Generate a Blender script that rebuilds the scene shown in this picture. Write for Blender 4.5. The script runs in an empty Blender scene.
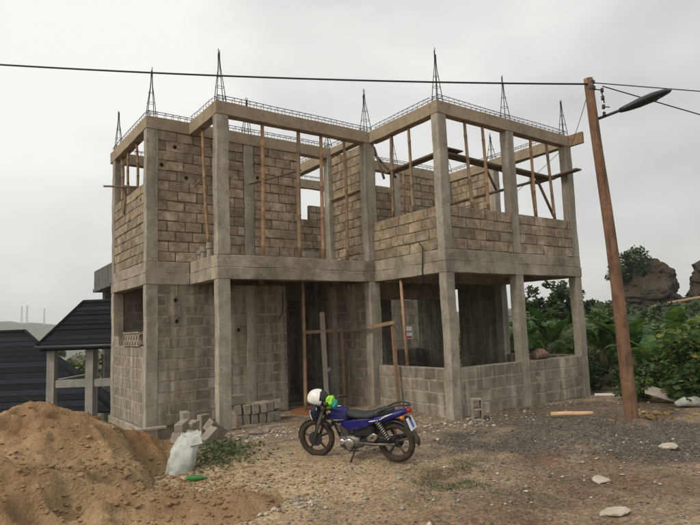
import bpy, bmesh, math, random
import numpy as np
from mathutils import Vector, Matrix

R = math.radians
rng = random.Random(7)
nrng = np.random.default_rng(11)
S = bpy.context.scene
COL = S.collection

# ------------------------------------------------------------------ camera
cam_d = bpy.data.cameras.new("camera")
cam = bpy.data.objects.new("camera", cam_d)
COL.objects.link(cam)
cam_d.sensor_width = 36.0
cam_d.lens = 569.06 * 36 / 700
cam_d.clip_start = 0.05
cam_d.clip_end = 6000
CAM = Vector((-3.3518, -11.6654, 1.8672))
_f = Vector((0.58285, 0.80487, 0.11163)); _r = Vector((0.81181, -0.58277, -0.03681)); _u = Vector((-0.03542, -0.11208, 0.99307))
cam.matrix_world = Matrix(((_r.x, _u.x, -_f.x, CAM.x), (_r.y, _u.y, -_f.y, CAM.y), (_r.z, _u.z, -_f.z, CAM.z), (0, 0, 0, 1)))
S.camera = cam

# ------------------------------------------------------------------ sky
SUN_EL, SUN_AZ = R(42), R(-96)          # azimuth measured from +Y towards +X
sun_dir = Vector((math.cos(SUN_EL) * math.sin(SUN_AZ), math.cos(SUN_EL) * math.cos(SUN_AZ), math.sin(SUN_EL)))
W = bpy.data.worlds.new("World"); S.world = W; W.use_nodes = True
nt = W.node_tree; nt.nodes.clear()
def WN(t, **k):
    n = nt.nodes.new(t)
    for a, b in k.items(): setattr(n, a, b)
    return n
sky = WN('ShaderNodeTexSky', sky_type='NISHITA', sun_disc=False)
sky.sun_elevation = SUN_EL; sky.sun_rotation = SUN_AZ; sky.air_density = 1.0; sky.dust_density = 4.0
tc = WN('ShaderNodeTexCoord')
mp = WN('ShaderNodeMapping'); mp.inputs['Scale'].default_value = (1.0, 1.0, 2.2); mp.inputs['Location'].default_value = (3.1, 1.7, 0.4)
nt.links.new(tc.outputs['Generated'], mp.inputs['Vector'])
nz = WN('ShaderNodeTexNoise'); nz.inputs['Scale'].default_value = 2.1; nz.inputs['Detail'].default_value = 5; nz.inputs['Roughness'].default_value = .45
nt.links.new(mp.outputs['Vector'], nz.inputs['Vector'])
dot = WN('ShaderNodeVectorMath', operation='DOT_PRODUCT'); dot.inputs[1].default_value = sun_dir
nt.links.new(tc.outputs['Generated'], dot.inputs[0])
ma = WN('ShaderNodeMath', operation='MULTIPLY_ADD'); ma.inputs[1].default_value = .45; ma.inputs[2].default_value = .30
nt.links.new(dot.outputs['Value'], ma.inputs[0])
mb = WN('ShaderNodeMath', operation='ADD'); mc = WN('ShaderNodeMath', operation='MULTIPLY_ADD'); mc.inputs[1].default_value = 1.9; mc.inputs[2].default_value = -.45; nt.links.new(nz.outputs['Fac'], mc.inputs[0]); nt.links.new(mc.outputs[0], mb.inputs[0]); nt.links.new(ma.outputs[0], mb.inputs[1])
cr = WN('ShaderNodeValToRGB')
cr.color_ramp.elements[0].position = .25; cr.color_ramp.elements[0].color = (.60, .605, .585, 1)
cr.color_ramp.elements[1].position = 1.15; cr.color_ramp.elements[1].color = (1.0, .995, .96, 1)
nt.links.new(mb.outputs[0], cr.inputs['Fac'])
sc10 = WN('ShaderNodeVectorMath', operation='SCALE'); sc10.inputs['Scale'].default_value = 10.3
nt.links.new(cr.outputs['Color'], sc10.inputs[0])
mx = WN('ShaderNodeMix', data_type='RGBA'); mx.inputs['Factor'].default_value = .93
nt.links.new(sky.outputs['Color'], mx.inputs['A']); nt.links.new(sc10.outputs['Vector'], mx.inputs['B'])
bg = WN('ShaderNodeBackground'); bg.inputs['Strength'].default_value = .1
nt.links.new(mx.outputs['Result'], bg.inputs['Color'])
wo = WN('ShaderNodeOutputWorld'); nt.links.new(bg.outputs['Background'], wo.inputs['Surface'])

# ------------------------------------------------------------------ sun (veiled)
sl = bpy.data.lights.new("sun", 'SUN'); sl.energy = 2.0; sl.angle = R(15); sl.color = (1.0, .90, .74)
so = bpy.data.objects.new("sun", sl); COL.objects.link(so)
so.rotation_euler = sun_dir.to_track_quat('Z', 'Y').to_euler(); so.location = (-20, -5, 30)

S.render.engine = 'CYCLES'
S.view_settings.view_transform = 'Standard'; S.view_settings.look = 'None'
S.view_settings.exposure = 0.0; S.view_settings.gamma = 1.0; S.view_settings.use_curve_mapping = False
S.cycles.use_denoising = True
S.cycles.max_bounces = 6; S.cycles.diffuse_bounces = 4; S.cycles.glossy_bounces = 3; S.cycles.transmission_bounces = 3
S.cycles.volume_bounces = 1; S.cycles.transparent_max_bounces = 6

# ------------------------------------------------------------------ materials
def mat(name, c1, c2, scale=6.0, rough=.9, bump=.25, bscale=70.0, c3=None, s3=1.3, amt3=.5, island=0.0, metal=0.0, streak=False, spec=.3, detail=6, bdist=.01, pits=0.0, pscale=30.0, broad=0.0):
    """two-tone noise colour, a broad third tone, per-piece brightness and fine relief; all in world position"""
    m = bpy.data.materials.new(name); m.use_nodes = True
    t = m.node_tree; L = t.links.new; N = t.nodes.new
    b = t.nodes['Principled BSDF']
    b.inputs['Roughness'].default_value = rough; b.inputs['Metallic'].default_value = metal; b.inputs['Specular IOR Level'].default_value = spec
    g = N('ShaderNodeNewGeometry'); pos = g.outputs['Position']
    n1 = N('ShaderNodeTexNoise'); n1.inputs['Scale'].default_value = scale; n1.inputs['Detail'].default_value = detail; n1.inputs['Roughness'].default_value = .65
    L(pos, n1.inputs['Vector'])
    r1 = N('ShaderNodeValToRGB'); r1.color_ramp.elements[0].position = .33; r1.color_ramp.elements[1].position = .68
    r1.color_ramp.elements[0].color = (*c1, 1); r1.color_ramp.elements[1].color = (*c2, 1)
    L(n1.outputs['Fac'], r1.inputs['Fac']); col = r1.outputs['Color']
    if c3:
        mpp = N('ShaderNodeMapping'); L(pos, mpp.inputs['Vector'])
        if streak: mpp.inputs['Scale'].default_value = (1, 1, .12)
        n2 = N('ShaderNodeTexNoise'); n2.inputs['Scale'].default_value = s3; n2.inputs['Detail'].default_value = 4
        L(mpp.outputs['Vector'], n2.inputs['Vector'])
        r2 = N('ShaderNodeMapRange'); r2.inputs['From Min'].default_value = .48; r2.inputs['From Max'].default_value = .70; r2.inputs['To Max'].default_value = amt3
        L(n2.outputs['Fac'], r2.inputs['Value'])
        mxx = N('ShaderNodeMix'); mxx.data_type = 'RGBA'; mxx.inputs['B'].default_value = (*c3, 1)
        L(r2.outputs['Result'], mxx.inputs['Factor']); L(col, mxx.inputs['A']); col = mxx.outputs['Result']
    if pits:
        n4 = N('ShaderNodeTexNoise'); n4.inputs['Scale'].default_value = pscale; n4.inputs['Detail'].default_value = 4; n4.inputs['Roughness'].default_value = .6; L(pos, n4.inputs['Vector'])
        r4 = N('ShaderNodeMapRange'); r4.inputs['From Min'].default_value = .56; r4.inputs['From Max'].default_value = .72; r4.inputs['To Max'].default_value = pits; L(n4.outputs['Fac'], r4.inputs['Value'])
        m4 = N('ShaderNodeMix'); m4.data_type = 'RGBA'; m4.inputs['B'].default_value = (*[c * .32 for c in c1], 1)
        L(r4.outputs['Result'], m4.inputs['Factor']); L(col, m4.inputs['A']); col = m4.outputs['Result']
        r5 = N('ShaderNodeMapRange'); r5.inputs['From Min'].default_value = .44; r5.inputs['From Max'].default_value = .26; r5.inputs['To Max'].default_value = pits * .8; L(n4.outputs['Fac'], r5.inputs['Value'])
        m5 = N('ShaderNodeMix'); m5.data_type = 'RGBA'; m5.inputs['B'].default_value = (*[min(.6, c * 1.5) for c in c2], 1)
        L(r5.outputs['Result'], m5.inputs['Factor']); L(col, m5.inputs['A']); col = m5.outputs['Result']
    if island:
        oi = N('ShaderNodeObjectInfo')
        ad = N('ShaderNodeMath'); ad.operation = 'ADD'; L(oi.outputs['Random'], ad.inputs[0]); L(g.outputs['Random Per Island'], ad.inputs[1])
        wn = N('ShaderNodeTexWhiteNoise'); wn.noise_dimensions = '1D'; L(ad.outputs[0], wn.inputs['W'])
        mr = N('ShaderNodeMapRange'); mr.inputs['To Min'].default_value = 1 - island; mr.inputs['To Max'].default_value = 1 + island
        L(wn.outputs['Value'], mr.inputs['Value'])
        vs = N('ShaderNodeVectorMath'); vs.operation = 'SCALE'; L(col, vs.inputs[0]); L(mr.outputs['Result'], vs.inputs['Scale']); col = vs.outputs['Vector']
    if broad:
        n6 = N('ShaderNodeTexNoise'); n6.inputs['Scale'].default_value = 1.1; n6.inputs['Detail'].default_value = 5; n6.inputs['Roughness'].default_value = .6
        m6 = N('ShaderNodeMapping'); m6.inputs['Scale'].default_value = (1, 1, .55); m6.inputs['Location'].default_value = (2.3, 5.1, .7); L(pos, m6.inputs['Vector']); L(m6.outputs['Vector'], n6.inputs['Vector'])
        r6 = N('ShaderNodeMapRange'); r6.inputs['From Min'].default_value = .3; r6.inputs['From Max'].default_value = .7; r6.inputs['To Min'].default_value = 1 - broad; r6.inputs['To Max'].default_value = 1 + broad; L(n6.outputs['Fac'], r6.inputs['Value'])
        v6 = N('ShaderNodeVectorMath'); v6.operation = 'SCALE'; L(col, v6.inputs[0]); L(r6.outputs['Result'], v6.inputs['Scale']); col = v6.outputs['Vector']
    L(col, b.inputs['Base Color'])
    if bump:
        n3 = N('ShaderNodeTexNoise'); n3.inputs['Scale'].default_value = bscale; n3.inputs['Detail'].default_value = 5; L(pos, n3.inputs['Vector'])
        bp = N('ShaderNodeBump'); bp.inputs['Strength'].default_value = bump; bp.inputs['Distance'].default_value = bdist
        L(n3.outputs['Fac'], bp.inputs['Height']); L(bp.outputs['Normal'], b.inputs['Normal'])
    return m

def leafmat(name, cols, trans=.35, rough=.5):
    m = bpy.data.materials.new(name); m.use_nodes = True
    t = m.node_tree; L = t.links.new; N = t.nodes.new
    b = t.nodes['Principled BSDF']; b.inputs['Roughness'].default_value = rough; b.inputs['Specular IOR Level'].default_value = .35
    g = N('ShaderNodeNewGeometry'); oi = N('ShaderNodeObjectInfo')
    ad = N('ShaderNodeMath'); ad.operation = 'ADD'; L(oi.outputs['Random'], ad.inputs[0]); L(g.outputs['Random Per Island'], ad.inputs[1])
    fr = N('ShaderNodeMath'); fr.operation = 'FRACT'; L(ad.outputs[0], fr.inputs[0])
    r = N('ShaderNodeValToRGB')
    while len(r.color_ramp.elements) < len(cols): r.color_ramp.elements.new(.5)
    for i, (p, c) in enumerate(cols):
        r.color_ramp.elements[i].position = p; r.color_ramp.elements[i].color = (*c, 1)
    L(fr.outputs[0], r.inputs['Fac'])
    nz_ = N('ShaderNodeTexNoise'); nz_.inputs['Scale'].default_value = 1.7; L(g.outputs['Position'], nz_.inputs['Vector'])
    mr = N('ShaderNodeMapRange'); mr.inputs['To Min'].default_value = .55; mr.inputs['To Max'].default_value = 1.4; L(nz_.outputs['Fac'], mr.inputs['Value'])
    vs = N('ShaderNodeVectorMath'); vs.operation = 'SCALE'; L(r.outputs['Color'], vs.inputs[0]); L(mr.outputs['Result'], vs.inputs['Scale'])
    L(vs.outputs['Vector'], b.inputs['Base Color'])
    tr = N('ShaderNodeBsdfTranslucent'); L(vs.outputs['Vector'], tr.inputs['Color'])
    mxs = N('ShaderNodeMixShader'); mxs.inputs[0].default_value = trans
    out = t.nodes['Material Output']; L(b.outputs[0], mxs.inputs[1]); L(tr.outputs[0], mxs.inputs[2]); L(mxs.outputs[0], out.inputs['Surface'])
    return m

def plain(name, c, rough=.5, metal=0.0, var=.12, scale=25, bump=.0, spec=.4):
    c1 = tuple(x * (1 - var) for x in c); c2 = tuple(min(1, x * (1 + var)) for x in c)
    return mat(name, c1, c2, scale, rough, bump, 120, metal=metal, spec=spec)

M = {}
M['concrete'] = mat('cast_concrete', (.235, .212, .17), (.38, .35, .285), 3.2, .92, .6, 45, (.15, .133, .105), 3.4, .8, streak=True, pits=.5, pscale=19, broad=.2)
M['beam_concrete'] = mat('beam_concrete', (.235, .185, .128), (.37, .30, .21), 2.6, .92, .6, 40, (.145, .115, .082), 2.6, .7, pits=.45, pscale=16, broad=.2)
M['slab_concrete'] = mat('slab_edge_concrete', (.225, .197, .152), (.37, .33, .262), 3.0, .92, .6, 40, (.14, .12, .093), 2.4, .75, pits=.5, pscale=18, broad=.22)
M['mortar_dark'] = mat('open_mortar', (.06, .045, .031), (.20, .155, .107), 6, .95, .6, 50, pits=.5, pscale=14)
M['mortar_light'] = mat('smeared_mortar', (.20, .175, .135), (.38, .34, .275), 7, .95, .6, 60, pits=.5, pscale=24)
M['block'] = mat('sandcrete_block', (.18, .135, .09), (.32, .25, .172), 8, .95, .9, 60, (.42, .36, .28), 5.0, .75, island=.22, bdist=.016, pits=.6, pscale=28, broad=.3)
M['block_grey'] = mat('weathered_block', (.142, .120, .092), (.265, .230, .182), 7, .95, .9, 60, (.42, .39, .33), 6.0, .8, island=.16, streak=True, bdist=.016, pits=.6, pscale=28, broad=.28)
M['block_loose'] = mat('loose_block', (.19, .165, .13), (.32, .285, .23), 9, .95, .8, 60, island=.15, pits=.5)
M['rebar'] = plain('rusty_steel_bar', (.055, .047, .045), .7, .4)
M['bamboo'] = mat('bamboo_pole', (.215, .122, .066), (.34, .222, .13), 7, .7, .1, 40, (.15, .088, .052), 5, .6, island=.25)
M['timber'] = mat('rough_timber', (.17, .115, .07), (.29, .205, .13), 8, .85, .3, 60, (.17, .12, .08), 4, .5, island=.2)
M['timber_grey'] = mat('weathered_plank', (.27, .24, .20), (.38, .34, .29), 8, .85, .3, 60, island=.1)
M['timber_dark'] = mat('dark_scaffold_board', (.085, .062, .043), (.16, .12, .085), 8, .85, .3, 60, island=.15)
M['pole'] = mat('utility_pole_wood', (.135, .073, .042), (.25, .145, .088), 4, .85, .7, 30, (.07, .047, .033), 11, .9, streak=True, pits=.4, pscale=26)
M['black_plastic'] = plain('black_plastic', (.018, .018, .02), .45)
M['dark_metal'] = plain('dark_grey_metal', (.05, .052, .058), .5, .6)
M['steel'] = plain('dull_steel', (.42, .41, .39), .38, .9)
M['chrome'] = plain('chrome', (.7, .7, .72), .12, 1.0, .05)
M['rubber'] = mat('dusty_tyre_rubber', (.022, .018, .015), (.07, .052, .036), 14, .9, .3, 90)
M['fender_dust'] = mat('dusty_fender', (.03, .03, .026), (.075, .07, .055), 12, .6, 0)
M['blue'] = mat('dusty_blue_paint', (.006, .008, .10), (.012, .014, .16), 9, .36, .0, 40, (.09, .075, .07), 7, .35, spec=.35)
M['navy'] = plain('dark_navy_plastic', (.008, .014, .04), .4)
M['seat'] = mat('black_vinyl_seat', (.018, .021, .02), (.042, .045, .042), 14, .55, .2, 140)
M['engine'] = plain('engine_alloy', (.16, .15, .14), .5, .6)
M['rim'] = mat('dusty_alloy_rim', (.06, .045, .032), (.15, .12, .09), 14, .6, 0, metal=.4)
M['white_paint'] = mat('scuffed_white_paint', (.60, .59, .56), (.74, .73, .70), 8, .4, 0, 40, (.42, .38, .33), 14, .5)
M['white_plate'] = plain('white_plate', (.70, .72, .76), .4, 0, .05)
M['blue_plate'] = plain('blue_plate_band', (.05, .12, .50), .4)
M['red_lens'] = plain('red_lens', (.35, .02, .02), .2)
M['orange_lens'] = plain('orange_lens', (.55, .16, .02), .25)
M['glass'] = plain('dark_glass', (.05, .055, .06), .08, 0, .1, spec=.6)
M['neon'] = plain('neon_green_fabric', (.28, .62, .05), .7, 0, .2)
M['teal'] = plain('teal_fabric', (.02, .25, .25), .6, 0, .2)
M['sack'] = mat('white_woven_sack', (.36, .38, .36), (.52, .54, .51), 8, .7, .35, 160, (.24, .23, .20), 6, .6)
M['bottle'] = plain('green_bottle', (.03, .14, .03), .2, spec=.6)
M['sand'] = mat('building_sand', (.22, .142, .072), (.365, .255, .138), 2.2, .97, 1.0, 34, (.155, .08, .040), .9, .9, bdist=.03, pits=.4, pscale=14, broad=.15)
M['stone'] = mat('grey_crushed_stone', (.07, .065, .058), (.17, .16, .145), 1.2, .9, 0, island=.6)
M['flatstone'] = mat('pale_flat_stone', (.33, .28, .22), (.44, .39, .32), 9, .95, .3, 60)
M['redsoil'] = mat('red_soil', (.16, .065, .03), (.26, .115, .055), 9, .97, .6, 60)
M['rooftile'] = mat('black_metal_roof', (.009, .011, .015), (.02, .023, .029), 9, .9, .15, 60, spec=.05, island=.35)
M['greyrender'] = mat('grey_render', (.22, .215, .20), (.32, .31, .285), 4, .92, .2, 40, (.15, .145, .13), 2, .5, streak=True)
M['stained'] = mat('stained_concrete', (.075, .075, .068), (.15, .148, .135), 3, .95, .3, 40, (.05, .05, .045), 1.5, .7, streak=True)
M['cliff'] = mat('eroded_earth_cliff', (.024, .018, .012), (.07, .052, .036), .8, .95, .8, 3, (.035, .033, .024), .35, .8, bdist=.4)
M['bark'] = mat('grey_bark', (.08, .065, .05), (.15, .125, .10), 12, .9, .4, 40)
M['hill'] = mat('far_hill_vegetation', (.035, .05, .03), (.065, .08, .05), .02, .95, 0)
M['leaf'] = leafmat('green_leaf', [(0, (.032, .066, .014)), (.5, (.070, .130, .026)), (.9, (.13, .19, .042)), (1, (.22, .22, .06))])
M['leaf_dark'] = leafmat('dark_green_leaf', [(0, (.016, .036, .011)), (.6, (.036, .070, .019)), (1, (.07, .112, .032))], .25)
M['leaf_croton'] = leafmat('mottled_leaf', [(0, (.022, .055, .012)), (.8, (.06, .115, .025)), (.94, (.14, .16, .045)), (.98, (.34, .28, .06)), (1, (.22, .09, .04))])
M['banana'] = leafmat('banana_leaf', [(0, (.024, .068, .012)), (.5, (.045, .108, .018)), (.85, (.08, .16, .025)), (1, (.16, .25, .04))], .4, .45)
M['midrib'] = plain('pale_midrib', (.16, .20, .07), .6)
M['banana_stem'] = mat('banana_pseudostem', (.08, .09, .035), (.16, .15, .06), 6, .6, .2, 40)
M['grass'] = leafmat('weed_leaf', [(0, (.05, .075, .03)), (.6, (.10, .14, .05)), (1, (.19, .19, .09))])
M['litter'] = leafmat('fallen_leaf', [(0, (.35, .26, .07)), (.5, (.40, .24, .06)), (1, (.17, .09, .04))], .2)
M['paper'] = plain('white_board', (.62, .62, .62), .6, 0, .05)
M['redpaper'] = plain('red_print', (.35, .05, .05), .6, 0, .1)
M['cloth'] = mat('brown_cloth', (.12, .07, .05), (.24, .16, .12), 16, .95, .4, 70)
M['earth_dark'] = mat('damp_soil', (.10, .075, .052), (.17, .13, .09), 9, .97, .6, 60)

# ------------------------------------------------------------------ mesh helpers
class MB:
    def __init__(s): s.v = []; s.f = []
    def add(s, vs, fs):
        o = len(s.v); s.v += [tuple(p) for p in vs]; s.f += [tuple(i + o for i in f) for f in fs]; return s
    def box(s, x0, x1, y0, y1, z0, z1, j=0.0):
        p = [(x, y, z) for z in (z0, z1) for y in (y0, y1) for x in (x0, x1)]
        if j: p = [tuple(c + rng.uniform(-j, j) for c in q) for q in p]
        return s.add(p, [(0, 2, 3, 1), (4, 5, 7, 6), (0, 1, 5, 4), (2, 6, 7, 3), (0, 4, 6, 2), (1, 3, 7, 5)])
    def obox(s, c, size, rot=None):
        h = [x / 2 for x in size]; m = rot or Matrix.Identity(3)
        p = [Vector(c) + m @ Vector((sx * h[0], sy * h[1], sz * h[2])) for sz in (-1, 1) for sy in (-1, 1) for sx in (-1, 1)]
        return s.add(p, [(0, 2, 3, 1), (4, 5, 7, 6), (0, 1, 5, 4), (2, 6, 7, 3), (0, 4, 6, 2), (1, 3, 7, 5)])
    def tube(s, pts, rad, n=6, cap=True):
        pts = [Vector(p) for p in pts]; k = len(pts)
        if not hasattr(rad, '__len__'): rad = [rad] * k
        vs = []
        prev = None
        for i, p in enumerate(pts):
            t = (pts[min(i + 1, k - 1)] - pts[max(i - 1, 0)]).normalized()
            a = prev if prev is not None else (Vector((0, 0, 1)) if abs(t.z) < .9 else Vector((1, 0, 0)))
            u = (a - t * a.dot(t)).normalized(); w = t.cross(u); prev = u
            for q in range(n):
                an = 2 * math.pi * q / n
                vs.append(p + (u * math.cos(an) + w * math.sin(an)) * rad[i])
        fs = [(i * n + q, i * n + (q + 1) % n, (i + 1) * n + (q + 1) % n, (i + 1) * n + q) for i in range(k - 1) for q in range(n)]
        if cap: fs += [tuple(range(n - 1, -1, -1)), tuple((k - 1) * n + q for q in range(n))]
        return s.add(vs, fs)
    def loft(s, rings):
        n = len(rings[0]); vs = [p for r in rings for p in r]
        fs = [(i * n + q, i * n + (q + 1) % n, (i + 1) * n + (q + 1) % n, (i + 1) * n + q) for i in range(len(rings) - 1) for q in range(n)]
        fs += [tuple(range(n - 1, -1, -1)), tuple((len(rings) - 1) * n + q for q in range(n))]
        return s.add(vs, fs)
    def lathe(s, prof, c=(0, 0, 0), axis='z', n=20):
        vs = []
        for (r, h) in prof:
            for q in range(n):
                a = 2 * math.pi * q / n; x, y = r * math.cos(a), r * math.sin(a)
                p = (x, y, h) if axis == 'z' else ((x, h, y) if axis == 'y' else (h, x, y))
                vs.append((p[0] + c[0], p[1] + c[1], p[2] + c[2]))
        k = len(prof)
        fs = [(i * n + q, i * n + (q + 1) % n, (i + 1) * n + (q + 1) % n, (i + 1) * n + q) for i in range(k - 1) for q in range(n)]
        return s.add(vs, fs)
    def build(s, name, m, parent=None, smooth=False, bevel=0.0, fixn=True, nib=0.0):
        me = bpy.data.meshes.new(name); me.from_pydata(s.v, [], s.f)
        if fixn or bevel:
            bm = bmesh.new(); bm.from_mesh(me)
            if bevel: bmesh.ops.bevel(bm, geom=[e_ for e_ in bm.edges if len(e_.link_faces) == 2 and e_.calc_face_angle() > .6], offset=bevel, segments=1, affect='EDGES')
            if nib:
                for v in bm.verts: v.co += Vector((rng.gauss(0, nib), rng.gauss(0, nib), rng.gauss(0, nib)))
            bmesh.ops.recalc_face_normals(bm, faces=bm.faces); bm.to_mesh(me); bm.free()
        if smooth: me.polygons.foreach_set('use_smooth', [True] * len(me.polygons))
        me.update()
        return link(name, me, m, parent)

def link(name, me, m, parent=None):
    if m is not None and not me.materials: me.materials.append(M[m] if isinstance(m, str) else m)
    o = bpy.data.objects.new(name, me); COL.objects.link(o)
    if parent: o.parent = parent
    return o
def npmesh(name, V, F, m, parent=None, smooth=False):
    me = bpy.data.meshes.new(name); V = np.asarray(V, dtype=np.float32); F = np.asarray(F, dtype=np.int32)
    k = F.shape[1]
    me.vertices.add(len(V)); me.vertices.foreach_set('co', V.ravel())
    me.loops.add(F.size); me.loops.foreach_set('vertex_index', F.ravel())
    me.polygons.add(len(F)); me.polygons.foreach_set('loop_start', np.arange(len(F), dtype=np.int32) * k)
    if smooth: me.polygons.foreach_set('use_smooth', np.ones(len(F), dtype=bool))
    me.update(calc_edges=True); me.validate()
    return link(name, me, m, parent)
def empty(name, loc=(0, 0, 0), rz=0.0):
    o = bpy.data.objects.new(name, None); COL.objects.link(o); o.location = loc; o.rotation_euler = (0, 0, rz); o.empty_display_size = .2
    return o
def tag(o, label, cat, group=None):
    o['label'] = label; o['category'] = cat
    if group: o['group'] = group
    return o
def kind(o, k, label=None):
    o['kind'] = k
    if label: o['label'] = label
    return o
def frame_matrix(p0, p1):
    d = (Vector(p1) - Vector(p0)); return d.to_track_quat('X', 'Z').to_matrix(), d.length

# value noise (numpy)
_perm = nrng.random((256, 256))
def vnoise(x, y):
    xi = np.floor(x).astype(int); yi = np.floor(y).astype(int); fx = x - xi; fy = y - yi
    fx = fx * fx * (3 - 2 * fx); fy = fy * fy * (3 - 2 * fy)
    g = lambda a, b: _perm[a % 256, b % 256]
    return (g(xi, yi) * (1 - fx) + g(xi + 1, yi) * fx) * (1 - fy) + (g(xi, yi + 1) * (1 - fx) + g(xi + 1, yi + 1) * fx) * fy
def fbm(x, y, o=4):
    a, t, n = 1.0, 0.0, 0.0
    for i in range(o):
        t = t + a * (vnoise(x * 2 ** i + 13 * i, y * 2 ** i + 7 * i) - .5); n += a; a *= .5
    return t / n * 2
def sst(e0, e1, x):
    t = np.clip((x - e0) / (e1 - e0), 0, 1); return t * t * (3 - 2 * t)

# ------------------------------------------------------------------ terrain
def ground_h(x, y):
    x = np.asarray(x, float); y = np.asarray(y, float)
    near = np.exp(-(((x - 1) / 14) ** 2 + ((y + 5) / 14) ** 2))
    h = near * (.035 * fbm(x * 1.1, y * 1.1, 4) + .018 * fbm(x * 5, y * 5, 3))
    h = h + .22 * sst(-8.2, -11.5, y) * sst(40, 20, np.abs(x))
    side = sst(.25, -.9, x) * sst(-4.3, -1.2, y)                  # ground drops beside the left wall
    h = h - .55 * side
    h = h - .22 * sst(-1.9, -1.2, y) * sst(-.6, .1, x) * sst(1.15, .8, x)
    ratio = (x + 3.35) / np.maximum(y + 11.67, .5)
    left = np.where(y > -8, sst(.62, .38, ratio), 0.0)
    h = h - left * (3.4 * sst(2.2, 12, y) + 22 * sst(20, 260, y))
    right = sst(.62, .95, ratio) * (x > 0)
    h = h + right * (2.2 * sst(20, 50, x) + 9 * sst(60, 400, x)) + right * .25 * sst(9.5, 13, x)
    # gravel heap in front of the right bay
    h = h + .17 * np.exp(-(((x - 4.7) * .75 + (y + 6.6) * .66) / 1.5) ** 2 - (((x - 4.7) * -.66 + (y + 6.6) * .75) / .8) ** 2) * (1 + .5 * fbm(x * 2.3, y * 2.3, 3))
    h = h + .10 * np.exp(-((x - 6.8) / 2.2) ** 2 - ((y + 4.6) / .8) ** 2)
    h = h + .16 * np.exp(-((x - 4.35) / .55) ** 2 - ((y + 2.0) / .9) ** 2)       # rubble bank against the side wall
    for (cx, cy, rx, dz) in ((.55, -6.2, .42, -.07), (-.32, -5.75, .4, -.06), (1.6, -6.4, .35, -.05), (2.7, -7.6, .7, -.04), (1.1, -7.6, .6, .04)):
        h = h + dz * np.exp(-((x - cx) / rx) ** 2 - ((y - cy) / (rx * .8)) ** 2)
    return h

def axis_coords(lo, hi, step, far, g=1.16):
    a = list(np.arange(lo, hi, step)); s = step; v = a[-1]
    while v < far: s *= g; v += s; a.append(v)
    s = step; v = a[0]; b = []
    while v > -far: s *= g; v -= s; b.append(v)
    return np.array(b[::-1] + a)
gx = axis_coords(-6.5, 11.5, .075, 1500); gy = axis_coords(-11.5, 1.0, .075, 1500)
GX, GY = np.meshgrid(gx, gy); GZ = ground_h(GX, GY)
nxg, nyg = len(gx), len(gy)
idx = np.arange(nxg * nyg).reshape(nyg, nxg)
GF = np.stack([idx[:-1, :-1], idx[:-1, 1:], idx[1:, 1:], idx[1:, :-1]], -1).reshape(-1, 4)
# zones of soil: gravel / red soil / pale dry sand
def zones(x, y):
    n = fbm(x * .9, y * .9, 4); n2 = fbm(x * 2.7 + 5, y * 2.7, 3)
    xr, yr = (x - 5.3) * .78 - (y + 6.75) * .62, (x - 5.3) * .62 + (y + 6.75) * .78
    gr = sst(-.2, .5, n * .7 + n2 * .6 + 1.15 - np.hypot(xr / 2.9, yr / 1.35) * 1.0)
    gr = np.maximum(gr, .6 * sst(-.1, .6, n2 * 1.2 + .75 - np.hypot((x - 6.4) / 2.6, (y + 4.9) / 1.2)))
    gr = np.maximum(gr, .7 * sst(0, .5, n2 + .55 - np.hypot((x - 3.4) / 1.7, (y + 2.6) / .9)))
    rd = sst(.0, .5, n2 * .6 + n * .5 - .12) * .7
    for (cx, cy, r_, a) in ((3.3, -6.7, .42, 1.3), (.55, -6.25, .45, 1.5), (-.32, -5.8, .42, 1.4), (1.75, -6.2, .4, .8), (3.0, -7.9, 1.2, .8), (.5, -8.0, 1.6, .75)):
        rd = np.maximum(rd, a * np.exp(-((x - cx) / r_) ** 2 - ((y - cy) / (r_ * .8)) ** 2) * (1 + .5 * n2))
    sd = sst(-.1, .6, 1.1 - np.hypot((x + 1.2) / 2.7, (y + 5.2) / 2.4) + n * .6)
    sd = np.maximum(sd, .9 * sst(0, .6, .9 - np.hypot((x - 1.3) / 2.4, (y + 5.0) / 1.7) + n2 * .6))
    veg = sst(9.6, 11.5, x + n * .8)
    veg = np.maximum(veg, sst(3, 9, y))
    veg = np.maximum(veg, .95 * sst(-.2, .6, n2 * .6 + n * .5 + 1.0 - np.hypot((x - 6.4) / 3.4, (y + 5.2) / 1.9)) * (1 - .7 * gr))
    veg = np.maximum(veg, .55 * sst(-.3, .5, n2 * .6 + n * .7 + .45 - np.hypot((x - 3.4) / 3.0, (y + 7.6) / 1.4)))
    return np.clip(gr, 0, 1), np.clip(rd, 0, 1), np.clip(sd, 0, 1), np.clip(veg, 0, 1)
g_ob = npmesh('ground', np.stack([GX, GY, GZ], -1).reshape(-1, 3), GF, None, smooth=True)
kind(g_ob, 'structure', 'bare sandy soil with gravel and red patches around the house')
zr, zg, zb_, zv = zones(GX.ravel(), GY.ravel())
ca = g_ob.data.color_attributes.new('zone', 'FLOAT_COLOR', 'POINT')
ca.data.foreach_set('color', np.stack([zr, zg, zb_, zv], -1).astype(np.float32).ravel())
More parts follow.
